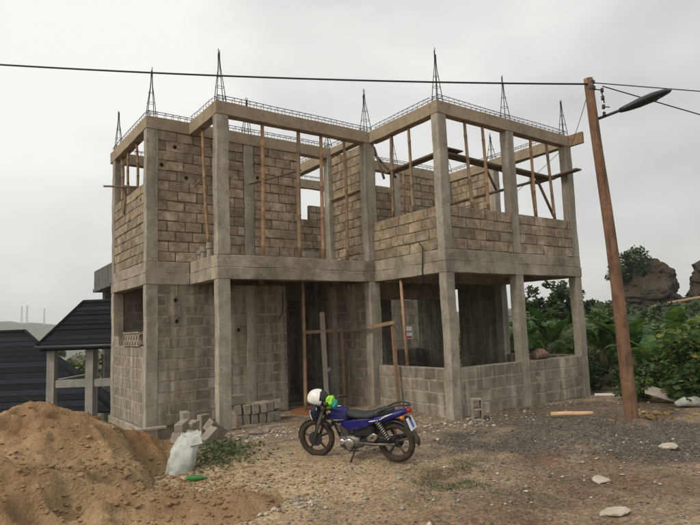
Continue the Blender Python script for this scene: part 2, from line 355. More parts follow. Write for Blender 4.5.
def ground_material():
    m = bpy.data.materials.new('mixed_soil'); m.use_nodes = True
    t = m.node_tree; L = t.links.new; N = t.nodes.new; b = t.nodes['Principled BSDF']
    b.inputs['Roughness'].default_value = .97; b.inputs['Specular IOR Level'].default_value = .15
    g = N('ShaderNodeNewGeometry'); at = N('ShaderNodeAttribute'); at.attribute_name = 'zone'
    sp = N('ShaderNodeSeparateColor'); L(at.outputs['Color'], sp.inputs['Color'])
    def tone(c1, c2, sc, lo=.35, hi=.65):
        n = N('ShaderNodeTexNoise'); n.inputs['Scale'].default_value = sc; n.inputs['Detail'].default_value = 8; n.inputs['Roughness'].default_value = .7
        L(g.outputs['Position'], n.inputs['Vector'])
        r = N('ShaderNodeValToRGB'); r.color_ramp.elements[0].position = lo; r.color_ramp.elements[1].position = hi
        r.color_ramp.elements[0].color = (*c1, 1); r.color_ramp.elements[1].color = (*c2, 1); L(n.outputs['Fac'], r.inputs['Fac']); return r.outputs['Color']
    def mixc(a, bb, f):
        q = N('ShaderNodeMix'); q.data_type = 'RGBA'; L(a, q.inputs['A']); L(bb, q.inputs['B']); L(f, q.inputs['Factor']); return q.outputs['Result']
    c = tone((.15, .108, .072), (.315, .238, .162), 3.2, .30, .68)
    c = mixc(c, tone((.085, .046, .028), (.185, .108, .068), 4, .3, .7), sp.outputs['Green'])
    c = mixc(c, tone((.24, .172, .103), (.42, .318, .205), 3.5, .3, .7), sp.outputs['Blue'])
    c = mixc(c, tone((.062, .05, .039), (.165, .145, .12), 11, .36, .66), sp.outputs['Red'])
    c = mixc(c, tone((.058, .045, .031), (.125, .10, .072), 7, .33, .68), at.outputs['Alpha'])
    # speckle of small light and dark grains
    v = N('ShaderNodeTexVoronoi'); v.inputs['Scale'].default_value = 36; L(g.outputs['Position'], v.inputs['Vector'])
    mr = N('ShaderNodeMapRange'); mr.inputs['To Min'].default_value = .62; mr.inputs['To Max'].default_value = 1.38
    sv = N('ShaderNodeSeparateColor'); L(v.outputs['Color'], sv.inputs['Color']); L(sv.outputs['Red'], mr.inputs['Value'])
    vs = N('ShaderNodeVectorMath'); vs.operation = 'SCALE'; L(c, vs.inputs[0]); L(mr.outputs['Result'], vs.inputs['Scale'])
    L(vs.outputs['Vector'], b.inputs['Base Color'])
    n3 = N('ShaderNodeTexNoise'); n3.inputs['Scale'].default_value = 30; n3.inputs['Detail'].default_value = 7; L(g.outputs['Position'], n3.inputs['Vector'])
    bp = N('ShaderNodeBump'); bp.inputs['Strength'].default_value = .8; bp.inputs['Distance'].default_value = .03
    L(n3.outputs['Fac'], bp.inputs['Height']); L(bp.outputs['Normal'], b.inputs['Normal'])
    return m
g_ob.data.materials.append(ground_material())
def gz(x, y): return float(ground_h(np.array([x]), np.array([y]))[0])

# ------------------------------------------------------------------ far hills and masts (valley on the left)
def far_hill(name, cx, cy, wx, wy, top, base, seed):
    n = 60; xs = np.linspace(-1, 1, n); X_, Y_ = np.meshgrid(xs, xs)
    z = base + (top - base) * np.clip(np.cos(np.clip(np.hypot(X_, Y_), 0, 1) * math.pi / 2), 0, 1) ** .8 * (1 + .16 * fbm(X_ * 5 + seed, Y_ * 5, 4)) + 3.0 * fbm(X_ * 30 + seed, Y_ * 30, 2) * (np.hypot(X_, Y_) < .95)
    i = np.arange(n * n).reshape(n, n); F = np.stack([i[:-1, :-1], i[:-1, 1:], i[1:, 1:], i[1:, :-1]], -1).reshape(-1, 4)
    return kind(npmesh(name, np.stack([cx + X_ * wx, cy + Y_ * wy, z], -1).reshape(-1, 3), F, 'hill', smooth=True), 'structure', 'hazy wooded hill far across the valley')
far_hill('hill', 60, 1050, 330, 220, 27, -32, 3)
far_hill('hill', 330, 980, 300, 200, 17, -32, 9)
far_hill('hill', -260, 1100, 300, 200, 20, -32, 5)
def mast(x, y, z0, z1, w, lab):
    e = empty('radio_mast', (x, y, z0)); H = z1 - z0
    legs = MB()
    for a in range(3):
        an = a * 2.094; legs.tube([(w * math.cos(an), w * math.sin(an), 0), (.35 * w * math.cos(an), .35 * w * math.sin(an), H)], .32, 4)
    legs.build('mast_legs', 'steel', e)
    br = MB(); n = 9
    for i in range(n):
        k = 1 - .65 * i / n; k2 = 1 - .65 * (i + 1) / n
        for a in range(3):
            a0, a1 = a * 2.094, (a + 1) * 2.094
            br.tube([(w * k * math.cos(a0), w * k * math.sin(a0), H * i / n), (w * k2 * math.cos(a1), w * k2 * math.sin(a1), H * (i + 1) / n)], .2, 3)
    br.build('lattice_brace', 'steel', e)
    tag(e, lab, 'mast', 'radio masts on the far hill')
mast(100, 1000, 15, 52, 2.0, 'tall hazy radio mast on far hill, beside its equally tall twin')
mast(107, 1000, 15, 53, 2.0, 'tall hazy radio mast on far hill, beside its equally tall twin')
mast(131, 1000, 15, 48, 1.6, 'lone slim radio mast on far hill above the pavilion roof')
mast(69, 1000, 15, 42, 1.6, 'shortest hazy radio mast on the far hill')

# ------------------------------------------------------------------ the unfinished house
a_, b_, x4, y4, x6 = .914, -1.477, 4.71, -3.74, 9.36
L0, zl, zm, zs, zb, zt, zsill = 2.87, 2.865, 3.10, 3.337, 6.13, 6.40, .98
house = empty('unfinished_house')
tag(house, 'unfinished two storey house of bare concrete frame and sandcrete blocks', 'house')
RECS = []
def block_wall(ax, f, thick, u0, u1, z0, z1, low=False, openings=(), holes=(), weight=1.0, ragged=0.0):
    """a wall of blocks in running bond: a mortar body recessed behind the block faces"""
    rec = .006 if low else .014
    joint = .022 if low else .017
    n = max(1, round((z1 - z0) / .215)); ch = (z1 - z0) / n
    body = MB()
    def B(mb, ua, ub, za, zc, r):
        if ax == 'x': mb.box(ua, ub, f + r, f + thick - r, za, zc)
        else: mb.box(f + r, f + thick - r, ua, ub, za, zc)
    recs = []
    for i in range(n):
        za, zc = z0 + i * ch, z0 + (i + 1) * ch
        ivs = [(u0 + (rng.uniform(-ragged, ragged) if ragged else 0), u1)]
        for (oa, ob, oz0, oz1) in openings:
            if zc - .06 > oz0 and za + .06 < oz1:
                nv = []
                for (s, e) in ivs:
                    if oa > s + .03: nv.append((s, min(e, oa)))
                    if ob < e - .03: nv.append((max(s, ob), e))
                    if oa <= s and ob >= e: pass
                ivs = [q for q in nv if q[1] - q[0] > .03] if (any(oa < e and ob > s for s, e in ivs)) else ivs
        for (s, e) in ivs:
            p = s; first = True; cut = []
            while p < e - .02:
                Lb = .42 + rng.uniform(-.05, .04)
                if first and i % 2: Lb = .21 + rng.uniform(-.04, .06)
                first = False
                q = min(p + Lb, e)
                if e - q < .10: q = e
                uc, zc2 = (p + q) / 2, (za + zc) / 2
                hole = any(abs(hu - uc) < (q - p) / 2 and abs(hz - zc2) < ch / 2 for hu, hz in holes)
                jj = 0 if hole else joint * rng.uniform(.6, 1.25)
                recs.append((uc, zc2 + (0 if low or hole else rng.uniform(-.004, .004)), q - p - jj, ch - (0 if hole else joint * rng.uniform(.6, 1.2)), hole))
                if hole: cut.append((p, q))
                p = q
            p = s
            for (c0, c1) in cut:
                if c0 > p: B(body, p, c0, za, zc, rec)
                p = c1
            if p < e: B(body, p, e, za, zc, rec)
    w = body.build('wall', 'mortar_light' if low else 'mortar_dark', house)
    m = 'block_grey' if low else 'block'
    for (uc, zc2, Lb, Hb, hole) in recs:
        c = Vector((uc, f + thick / 2, zc2)) if ax == 'x' else Vector((f + thick / 2, uc, zc2))
        nrm = Vector((0, 1, 0)) if ax == 'x' else Vector((1, 0, 0))
        d = c - CAM; area = Lb * Hb * abs(nrm.dot(d.normalized())) / d.length_squared
        RECS.append([area * weight + (1 if hole else 0), w, m, ax, c, Lb, thick, Hb, hole, low])
    return w

# front wall of the left part (plane y = 0)
block_wall('x', .02, .15, .24, 2.20, 0.02, zl, True, holes=((.62, 2.55), (.75, 2.0), (2.06, 1.85)), weight=1)
block_wall('x', .02, .15, 2.45, 3.22, 0.02, zl, True, weight=1)
block_wall('x', .02, .15, .24, 2.20, zs, zb, False, holes=((.50, 5.9), (.38, 5.35), (1.05, 5.2)), weight=1)
block_wall('x', .02, .15, 2.45, 3.68, zs, zb, False, holes=((2.62, 5.32),), weight=1)
# left side wall (plane x = 0)
block_wall('y', .02, .15, .24, 2.63, .02, 1.62, True, weight=1.2)
block_wall('y', .02, .15, 2.2, 2.63, 1.62, 1.84, True, weight=1.2)
block_wall('y', .02, .15, .24, 2.63, zs, 5.0, False, weight=1.2, holes=((.33, 4.72),))
# wall running back from the inner corner
block_wall('y', 4.62, .15, -1.25, -.02, .02, zl, True, weight=.8)
block_wall('y', 4.62, .15, -1.25, -.02, zs, zb, False, weight=1)
# side of the projecting right bay (plane x = 4.71)
block_wall('y', 4.725, .15, -3.52, -1.477, .02, zsill, True, weight=1.3)
block_wall('y', 4.725, .15, -3.52, -1.477, zs, 4.23, False, weight=1.3)
# front of the right bay (plane y = -3.74)
for (ua, ub) in ((4.965, 6.865), (7.12, 9.105)):
    block_wall('x', -3.725, .15, ua, ub, .02, zsill, True, weight=1.3)
    block_wall('x', -3.725, .15, ua, ub, zs, 4.23, False, weight=1.3)
# right side wall: low in front, full height behind
block_wall('y', 9.2, .15, -3.5, -1.45, .02, zsill, True, weight=.15)
block_wall('y', 9.2, .15, -3.5, -1.45, zs, 4.23, False, weight=.1)
block_wall('y', 9.2, .15, -1.2, .25, .02, zl, True, weight=.5)
block_wall('y', 9.2, .15, -1.2, .25, zs, zb, False, weight=.5)
# rear walls
block_wall('x', 1.9, .15, 4.77, 9.2, .02, 3.05, True, openings=((7.99, 9.17, 1.1, 2.73),), weight=.12)
block_wall('y', 9.2, .15, .75, 2.05, .02, 3.05, True, weight=.05)
block_wall('y', 4.62, .15, .2, 1.9, .02, 3.05, True, weight=.05)
block_wall('x', .28, .15, 4.9, 9.15, zs, zb, False, openings=((4.8, 6.3, 5.62, 7), (6.3, 6.95, 5.8, 7)), weight=.3)
block_wall('x', 2.70, .15, .24, 5.6, .02, 3.05, True, weight=.05)
block_wall('x', 2.70, .15, .24, 8.0, zs, 5.55, False, openings=((1.2, 2.4, 4.2, 6), (5.3, 5.62, 5.1, 7)), weight=.2)
# hall wall behind the entrance, with a doorway
block_wall('x', 1.5, .15, 2.6, 4.62, .02, 3.05, True, openings=((4.12, 4.5, 0, 2.6),), weight=.3)
block_wall('y', 2.6, .15, .17, 1.5, .02, 3.05, True, weight=.1)

# build blocks: the 300 that show largest as objects, the rest joined wall by wall
def block_mesh(Lb, T, H, seed):
    r2 = random.Random(seed); bm = bmesh.new(); bmesh.ops.create_cube(bm, size=1)
    for v in bm.verts:
        v.co = Vector((v.co.x * Lb + r2.uniform(-.006, .006), v.co.y * T, v.co.z * H + r2.uniform(-.004, .004)))
    bmesh.ops.bevel(bm, geom=bm.edges[:], offset=.009, segments=1, affect='EDGES')
    for v in bm.verts: v.co += Vector((r2.uniform(-.003, .003), r2.uniform(-.002, .003), r2.uniform(-.003, .003)))
    for _ in range(r2.choice((0, 1, 2))):
        c = r2.choice(bm.verts[:]).co.copy()
        for v in bm.verts:
            if (v.co - c).length < .03: v.co *= Vector((r2.uniform(.93, .98), r2.uniform(.86, .96), r2.uniform(.9, .97)))[0]
    me = bpy.data.meshes.new('block'); bm.to_mesh(me); bm.free(); return me
def hole_mesh(Lb, T, H):
    mb = MB(); r = .047; n = 8
    for sy in (-1, 1):
        rect = [(Lb / 2, 0), (Lb / 2, H / 2), (0, H / 2), (-Lb / 2, H / 2), (-Lb / 2, 0), (-Lb / 2, -H / 2), (0, -H / 2), (Lb / 2, -H / 2)]
        vs = [(x, sy * T / 2, z) for x, z in rect] + [(r * math.cos(q * math.pi / 4), sy * T / 2, r * math.sin(q * math.pi / 4)) for q in range(8)]
        if sy < 0: vs += [(.9 * r * math.cos(q * math.pi / 4), T / 2 - .02, .9 * r * math.sin(q * math.pi / 4)) for q in range(8)]
        fs = [(q, (q + 1) % 8, 8 + (q + 1) % 8, 8 + q) for q in range(8)]
        if sy < 0: fs += [(8 + q, 8 + (q + 1) % 8, 16 + (q + 1) % 8, 16 + q) for q in range(8)] + [tuple(range(16, 24))]
        else: fs = [(q, (q + 1) % 8, 8 + (q + 1) % 8, 8 + q) for q in range(8)] + [tuple(range(8, 16))]
        mb.add(vs, fs)
    for s in (-1, 1):
        mb.add([(s * Lb / 2, -T / 2, -H / 2), (s * Lb / 2, T / 2, -H / 2), (s * Lb / 2, T / 2, H / 2), (s * Lb / 2, -T / 2, H / 2)], [(0, 1, 2, 3)])
        mb.add([(-Lb / 2, -T / 2, s * H / 2), (Lb / 2, -T / 2, s * H / 2), (Lb / 2, T / 2, s * H / 2), (-Lb / 2, T / 2, s * H / 2)], [(0, 1, 2, 3)])
    me = bpy.data.meshes.new('block'); me.from_pydata(mb.v, [], mb.f)
    bm = bmesh.new(); bm.from_mesh(me); bmesh.ops.remove_doubles(bm, verts=bm.verts, dist=.0005); bmesh.ops.recalc_face_normals(bm, faces=bm.faces); bm.to_mesh(me); bm.free()
    return me
VAR = {}
for mm in ('block', 'block_grey'):
    VAR[mm] = {.40: [block_mesh(.40, .15, .195, 100 + i) for i in range(10)], .20: [block_mesh(.20, .15, .195, 200 + i) for i in range(5)]}
    for lst in VAR[mm].values():
        for me in lst: me.materials.append(M[mm])
RECS.sort(key=lambda r: -r[0])
REST = {}
for k, (ar, w, mm, ax, c, Lb, T, Hb, hole, low) in enumerate(RECS):
    key = .40 if Lb > .29 else .20
    me = rng.choice(VAR[mm][key]); flip = rng.choice((0, math.pi)); rz = (0 if ax == 'x' else math.pi / 2) + flip
    sc = Vector((Lb / key, T / .15, Hb / .195))
    jit = .0025 if low else .007
    c = c + Vector((rng.uniform(-jit, jit), rng.uniform(-jit, jit), 0))
    tilt = rng.uniform(-.014, .014) if not low else rng.uniform(-.005, .005)
    if hole:
        me = hole_mesh(Lb, T, Hb); me.materials.append(M[mm]); sc = Vector((1, 1, 1)); rz = 0 if ax == 'x' else -math.pi / 2
    if k < 300:
        o = bpy.data.objects.new('block', me); COL.objects.link(o); o.parent = w
        o.location = c; o.rotation_euler = (0, tilt, rz); o.scale = sc
    else:
        REST.setdefault(w.name, [w, mm, MB()])
        mt = Matrix.LocRotScale(c, Matrix.Rotation(rz, 3, 'Z').to_quaternion(), sc)
        REST[w.name][2].add([mt @ v.co for v in me.vertices], [tuple(p.vertices) for p in me.polygons])
for (w, mm, mbb) in REST.values():
    kind(mbb.build('block_courses', mm, w, fixn=False), 'stuff')

# columns
def column(x0, x1, y0, y1, z0, z1, bars=None, m='concrete'):
    mb = MB(); n = max(3, int((z1 - z0) / .16))
    vs = []; fs = []
    for i in range(n + 1):
        z = z0 + (z1 - z0) * i / n
        jx, jy = (.006 * math.sin(i * .5 + x0 * 7) + rng.uniform(-.002, .002), .005 * math.sin(i * .4 + y0 * 5) + rng.uniform(-.002, .002)) if 0 < i < n else (0, 0)
        vs += [(x0 + jx, y0 + jy, z), (x1 + jx, y0 + jy, z), (x1 + jx, y1 + jy, z), (x0 + jx, y1 + jy, z)]
    for i in range(n):
        for q in range(4): fs.append((i * 4 + q, i * 4 + (q + 1) % 4, i * 4 + 4 + (q + 1) % 4, i * 4 + 4 + q))
    fs += [(3, 2, 1, 0), tuple(n * 4 + q for q in range(4))]
    mb.add(vs, fs)
    o = mb.build('column', m, house, bevel=.008, nib=.0024)
    if bars:
        zb0, ztop, dx, dy = bars
        r = MB(); cx, cy = (x0 + x1) / 2, (y0 + y1) / 2
        hw, hd = (x1 - x0) / 2 - .035, (y1 - y0) / 2 - .03
        for (sx, sy) in ((-1, -1), (1, -1), (1, 1), (-1, 1)):
            top = ztop + rng.uniform(-.16, .04); pts = []
            for i in range(7):
                t = i / 6; k = 1 - .86 * min(1, t * 1.35) ** 1.2
                pts.append((cx + sx * hw * k + dx * t, cy + sy * hd * k + dy * t, zb0 + (top - zb0) * t))
            r.tube(pts, .0085, 5)
        for zz in (.1, .32, .55):
            k = 1 - .86 * min(1, zz / (ztop - zb0) * 1.35) ** 1.2
            q = [(cx + sx * hw * k * 1.1, cy + sy * hd * k * 1.1, zb0 + zz) for sx, sy in ((-1, -1), (1, -1), (1, 1), (-1, 1), (-1, -1))]
            r.tube(q, .005, 4)
        r.build('starter_bars', 'rebar', o)
    return o
e = .008
cols = [(0 + e, .24, 2.63, L0 - e, .6), (0 + e, .25, 0 + e, .21, 1.4), (a_ + e, a_ + .265, b_ + e, b_ + .20, 1.4), (4.565, 4.86, b_ + e, b_ + .225, 1.2),
        (x4 + e, x4 + .25, y4 + e, y4 + .205, 1.4), (6.87, 7.115, y4 + e, y4 + .205, 1.3), (9.11, x6 - e, y4 + e, y4 + .205, 1.3)]
tops = [7.45, 7.52, 7.52, 7.47, 7.55, 7.45, 7.46]
for (c, tp) in zip(cols, tops):
    x0, x1, y0, y1, _ = c
    column(x0, x1, y0, y1, -.5, zl)
    column(x0, x1, y0, y1, zs, zb, (zt, tp, rng.uniform(-.02, .02), rng.uniform(-.02, .02)))
# intermediate and rear columns
column(2.205, 2.445, .012, .20, 0, zl); column(2.205, 2.445, .012, .20, zs, zb, (zt, 7.3, .02, 0))
column(4.50, 4.72, -.015, .20, 0, zl); column(4.50, 4.72, -.015, .20, zs, zb, (zt, 7.1, -.02, 0))
column(9.115, x6 - e, -1.45, -1.2, 0, zl); column(9.115, x6 - e, -1.45, -1.2, zs, zb, (zt, 7.25, 0, 0))
column(6.95, 7.15, .27, .48, zs, zb, (zt, 7.35, 0, .02)); column(9.1, 9.35, .26, .48, zs, zb, (zt, 7.1, 0, 0))
column(4.6, 4.8, 2.66, 2.86, zs, zb, (zt, 7.2, 0, 0)); column(2.2, 2.42, 2.66, 2.86, zs, zb, (zt, 7.3, 0, 0))

# ring beams at roof level, each with its open rebar cage
def beam(ax, u0, u1, f0, f1, z0, z1, m='beam_concrete', cage=True, name='roof_beam', parent=None):
    mb = MB(); n = max(2, int((u1 - u0) / .2)); vs = []; fs = []
    for i in range(n + 1):
        u = u0 + (u1 - u0) * i / n; j = [(.006 * math.sin(u * 2.1 + q_ * 2 + z0) + rng.uniform(-.004, .004)) if 0 < i < n else 0 for q_ in range(4)]
        for (ff, zz, jj) in ((f0, z0, j[0]), (f1, z0, j[1]), (f1, z1, j[2]), (f0, z1, j[3])):
            vs.append((u, ff + jj * .6, zz + jj) if ax == 'x' else (ff + jj * .6, u, zz + jj))
    for i in range(n):
        for q in range(4): fs.append((i * 4 + q, i * 4 + (q + 1) % 4, i * 4 + 4 + (q + 1) % 4, i * 4 + 4 + q))
    fs += [(3, 2, 1, 0), tuple(n * 4 + q for q in range(4))]
    mb.add(vs, fs); o = mb.build(name, m, parent or house, bevel=.008, nib=.0024)
    if cage:
        r = MB(); T = (lambda u, fv, zz: (u, fv, zz) if ax == 'x' else (fv, u, zz))
        fa, fb = f0 + .035, f1 - .035; hh = .125
        for fv in (fa, fb):
            r.tube([T(u0 + .03 + (u1 - u0 - .06) * i / 6, fv + rng.uniform(-.006, .006), z1 + hh + rng.uniform(-.008, .008)) for i in range(7)], .008, 4)
        u = u0 + .08
        while u < u1 - .05:
            l = rng.uniform(-.012, .012)
            r.tube([T(u, fa, z1 - .01), T(u + l, fa, z1 + hh), T(u + l, fb, z1 + hh), T(u, fb, z1 - .01)], .0052, 4)
            u += .165 + rng.uniform(-.025, .025)
        r.build('rebar_cage', 'rebar', o)
    return o
beam('x', 0, 4.72, 0, .20, zb, zt)                                   # over the front wall
beam('y', .20, L0, 0, .20, zb, zt)                                   # left side
beam('x', a_, 4.86, b_, b_ + .2, zb, zt)                             # over the balcony front
beam('y', b_ + .2, 0, a_, a_ + .2, zb, zt)                           # balcony side
beam('y', b_ + .2, 0, 4.60, 4.80, zb + .1, zt)                       # inner return
beam('x', x4, x6 - .09, y4, y4 + .2, zb, zt)                              # right bay front
beam('y', y4 + .2, b_, x4, x4 + .2, zb, zt)                          # right bay side
beam('y', y4 + .2, .26, 9.16, x6, zb, zt)                            # right side
beam('x', 4.86, x6, .26, .46, zb, zt)                                # rear of the right bay
beam('y', .20, 2.66, 4.62, 4.82, zb, zt); beam('x', 0, 8, 2.87, 3.05, zb, zt)
MB().box(x6 - .085, x6, y4 - .36, y4 + .195, zb + .0, zt + .01).build('formwork_board', 'timber', house, bevel=.004)

# floor slab with a two-band edge
def floor_edge(ax, u0, u1, f0, f1):
    o = beam(ax, u0, u1, f0, f1, zl, zm - .004, 'slab_concrete', False, 'floor_beam')
    d = .008
    if ax == 'x': beam(ax, u0, u1, f0 + d, f1, zm, zs, 'slab_concrete', False, 'slab_edge', o)
    else: beam(ax, u0, u1, f0 + d, f1, zm, zs, 'slab_concrete', False, 'slab_edge', o)
floor_edge('x', 0, a_, 0, .22); floor_edge('y', .22, L0, 0, .22)
floor_edge('x', a_, 4.86, b_, b_ + .22); floor_edge('y', b_ + .22, 0, a_, a_ + .22)
floor_edge('x', x4, x6, y4, y4 + .22); floor_edge('y', y4 + .22, b_, x4, x4 + .22); floor_edge('y', y4 + .22, .5, x6 - .22, x6)
MB().box(.22, 4.8, .22, 2.86, zm - .05, zs - .03).box(a_ + .22, x4 + .1, b_ + .22, .22, zm - .05, zs - .033).box(x4 + .22, x6 - .22, y4 + .22, .5, zm - .05, zs - .036).box(4.8, 9.14, .5, 2.86, zm - .05, zs - .04).build('floor_slab', 'slab_concrete', house)
beam('y', y4 + .22, .3, 6.9, 7.1, zl - .02, zm - .052, 'slab_concrete', False, 'ceiling_beam'); beam('x', x4 + .22, x6 - .22, -1.75, -1.55, zl - .03, zm - .054, 'slab_concrete', False, 'ceiling_beam')
beam('x', 4.8, x6 - .22, .30, .48, 2.55, zm - .056, 'slab_concrete', False, 'ceiling_beam')  # added low beam, hung here to shade the back room
# plinth and ground slab
p = MB(); p.box(-.03, .20, .02, L0 + .02, -1.3, 0).build('plinth', 'slab_concrete', house, bevel=.012)
p = MB(); p.box(.20, 4.6, .10, 2.86, -.9, .006).build('ground_slab', 'slab_concrete', house)
p = MB(); p.box(a_ - .06, 4.58, b_ + .03, .10, -.12, .0).build('ground_slab', 'slab_concrete', house, bevel=.01)
p = MB(); p.box(a_ - .02, a_ + .20, b_ + .22, .10, -.9, -.125).build('plinth', 'mortar_light', house)
p = MB(); p.box(a_ - .04, a_ + .32, b_ - .03, b_ + .25, -.6, -.16).build('footing', 'concrete', house, bevel=.02)
p = MB(); p.box(4.6, 9.34, y4 + .06, 2.86, -.5, .003).build('ground_slab', 'slab_concrete', house)
# conduits left hanging from the slab
cd = MB()
cd.tube([(4.700, -3.02, 3.55), (4.64, -3.1, 3.50), (4.66, -3.16, 3.42), (4.685, -3.12, 3.2), (4.69, -3.08, 2.95), (4.69, -3.12, 2.66)], .012, 6)
cd.build('conduit', 'black_plastic', house, smooth=True)
cd = MB(); cd.tube([(4.97, y4 - .0, 2.88), (5.0, y4 + .06, 2.78), (5.1, y4 + .1, 2.66), (5.22, y4 + .12, 2.63)], .012, 6).build('conduit', 'black_plastic', house, smooth=True)
cd = MB(); cd.tube([(3.12, -.02, 2.7), (3.1, -.06, 2.4), (3.05, -.08, 2.2), (2.98, -.05, 2.08)], .012, 6).build('conduit', 'black_plastic', house, smooth=True)

# ------------------------------------------------------------------ props, scaffold boards and timber posts
def stick(name, pts, rad, m, label, cat, group=None, nodes=False, n=7):
    mb = MB(); pts = [Vector(q) for q in pts]
    if nodes:
        a0, a1 = pts[0], pts[-1]; k = 13; P = []; RR = []
        side = Vector((rng.uniform(-1, 1), rng.uniform(-1, 1), 0)) * .022
        for i in range(k):
            t = i / (k - 1); base = a0.lerp(a1, t) + side * math.sin(math.pi * t)
            if i % 3 == 1: P += [base - (a1 - a0) * .006, base, base + (a1 - a0) * .006]; RR += [rad, rad * 1.22, rad]
            else: P.append(base); RR.append(rad * (1.06 - .16 * t))
        mb.tube(P, RR, n)
    else: mb.tube(pts, rad, n)
    o = mb.build(name, m, None, smooth=True); tag(o, label, cat, group); return o
def plank(p0, p1, w, t, m, label, cat='board', group=None, name='scaffold_board', roll=0.0):
    rot, L_ = frame_matrix(p0, p1); rot = rot @ Matrix.Rotation(roll, 3, 'X')
    c = (Vector(p0) + Vector(p1)) / 2
    o = MB().obox((0, 0, 0), (L_, w, t)).build(name, m, None, bevel=.004)
    o.location = c; o.rotation_euler = rot.to_euler(); tag(o, label, cat, group); return o
PG = 'props under the roof beams'
yb = b_ + .11; xb = x4 + .10
fz = zs - .03
for y0, y1, lab in ((2.35, 2.3, 'bamboo prop on the left side wall farthest from the corner column'), (1.75, 1.7, 'middle one of three bamboo props on the left side wall'), (1.08, .98, 'bamboo prop on the left side wall nearest the corner column')):
    stick('bamboo_prop', [(.10, y1, 4.99), (.10, y0, zb)], .03, 'bamboo', lab, 'prop', PG, True)
stick('bamboo_prop', [(a_ + .11, -.78, fz + .23), (a_ + .11, -.50, zb)], .035, 'bamboo', 'bamboo prop under the short beam on the side of the balcony', 'prop', PG, True)
for xa, xt, lab, r_, m_ in ((1.94, 1.98, 'bamboo prop nearest the balcony corner column under the balcony beam', .042, 'bamboo'), (2.81, 2.85, 'thick dark prop beside the upper doorway under the balcony beam', .046, 'timber'),
                        (3.40, 3.43, 'pale bamboo prop in front of the upper doorway', .042, 'bamboo'), (4.04, 4.06, 'bamboo prop before the return wall beside the inner corner', .036, 'bamboo')):
    stick('bamboo_prop', [(xa, yb, zs if xa < 2 else zs), (xt, yb, zb)], r_, m_, lab, 'prop', PG, True)
for (ya, yt, lab) in ((-2.11, -2.15, 'timber prop on the block parapet near the inner corner of the right bay'), (-2.78, -2.75, 'timber prop on the block parapet beside the near corner column')):
    stick('timber_prop', [(xb, ya, 4.225), (xb, yt, zb)], .035, 'timber', lab, 'prop', PG, True)
y4p = y4 + .10
for (xa, xt, lab, m_) in ((5.70, 5.61, 'thin timber prop on the front parapet next to the near corner column', 'timber'), (6.20, 6.17, 'reddish prop on the front parapet next to the middle column', 'bamboo'),
                      (7.86, 7.85, 'reddish bamboo prop on the front parapet right after the middle column', 'bamboo'), (8.58, 8.47, 'leaning timber prop on the front parapet next to the end column', 'timber')):
    stick('timber_prop', [(xa, y4p, 4.225), (xt, y4p, zb)], .036, m_, lab, 'prop', PG, True)
stick('timber_prop', [(8.55, -3.2, zs), (8.36, -3.2, 5.36)], .032, 'timber', 'short dark post carrying the scaffold board inside the right bay', 'post')
stick('timber_prop', [(5.6, -1.2, zs), (5.6, -1.2, zb - .0)], .035, 'timber', 'timber post deep inside the right bay behind the parapet', 'post', PG, True)
stick('timber_prop', [(6.3, -.9, zs), (6.25, -.9, 5.9)], .035, 'bamboo', 'bamboo post deep inside the right bay before the rear wall', 'post', PG, True)
stick('timber_prop', [(3.95, 1.7, zs), (3.95, 1.7, zb)], .035, 'timber', 'timber post inside the room seen through the upper doorway', 'post', PG, True)
stick('timber_prop', [(3.62, .9, zs), (3.6, .9, zb)], .03, 'timber', 'dark post just inside the upper doorway', 'post', PG, True)
stick('brace_pole', [(4.93, -1.7, 5.25), (4.95, -1.35, 6.1)], .03, 'timber_dark', 'short diagonal brace under the beam behind the inner corner column', 'brace')
stick('brace_pole', [(5.25, -1.75, 5.3), (5.0, -1.3, 5.95)], .03, 'timber_dark', 'dark crossing brace behind the inner corner column', 'brace')
# scaffold boards inside the right bay
SB = 'scaffold boards in the right bay'
plank((5.14, -1.6, 5.42), (5.14, -3.3, 5.44), .24, .045, 'timber_dark', 'dark scaffold board running behind the side parapet of the right bay', group=SB)
plank((5.12, -3.38, 5.42), (7.35, -3.38, 5.34), .26, .05, 'timber_dark', 'long dark scaffold board behind the near corner and middle columns', group=SB)
plank((5.0, -3.42, 5.50), (5.62, -3.40, 5.50), .30, .03, 'timber_dark', 'short dark offcut lying across the long scaffold board', group=SB)
plank((7.2, -3.38, 5.385), (8.95, -3.38, 5.33), .26, .05, 'timber_dark', 'dark scaffold board behind the middle and end columns', group=SB)
plank((9.0, -2.85, 5.36), (9.0, -4.12, 5.42), .22, .04, 'timber_dark', 'scaffold board poking out past the end column', group=SB)
stick('scaffold_pole', [(5.05, -3.42, 4.27), (8.62, -3.34, 5.30)], .034, 'timber_dark', 'long dark pole rising behind the front parapet props', 'pole')
stick('brace_pole', [(8.46, -3.30, 5.32), (9.05, -3.30, 4.42)], .035, 'timber', 'diagonal timber brace beside the end column under the scaffold board', 'brace')
stick('brace_pole', [(5.30, -3.3, 5.38), (5.02, -3.3, 4.9)], .03, 'timber_dark', 'short brace under the scaffold boards behind the near corner column', 'brace')
stick('brace_pole', [(6.62, -3.3, 5.30), (6.92, -3.3, 4.85)], .03, 'timber_dark', 'short brace under the scaffold boards behind the middle column', 'brace')
stick('timber_rail', [(4.585, -1.24, 5.06), (4.575, 0.0, 5.04)], .028, 'timber', 'straight timber rail nailed along the inner return wall', 'rail')
stick('timber_rail', [(2.3, -.05, 5.18), (3.0, -1.2, 5.32)], .018, 'timber_dark', 'thin dark stick slanting from the wall to the doorway prop', 'stick')
stick('timber_rail', [(1.02, -.32, 5.05), (1.02, -.05, 4.98)], .02, 'timber', 'short cross stick by the balcony side prop', 'stick')
stick('poke_pole', [(.16, .82, 5.06), (-.36, 2.05, 5.30)], .024, 'timber_dark', 'thin pole lying on the left wall top and sticking out past it', 'pole')
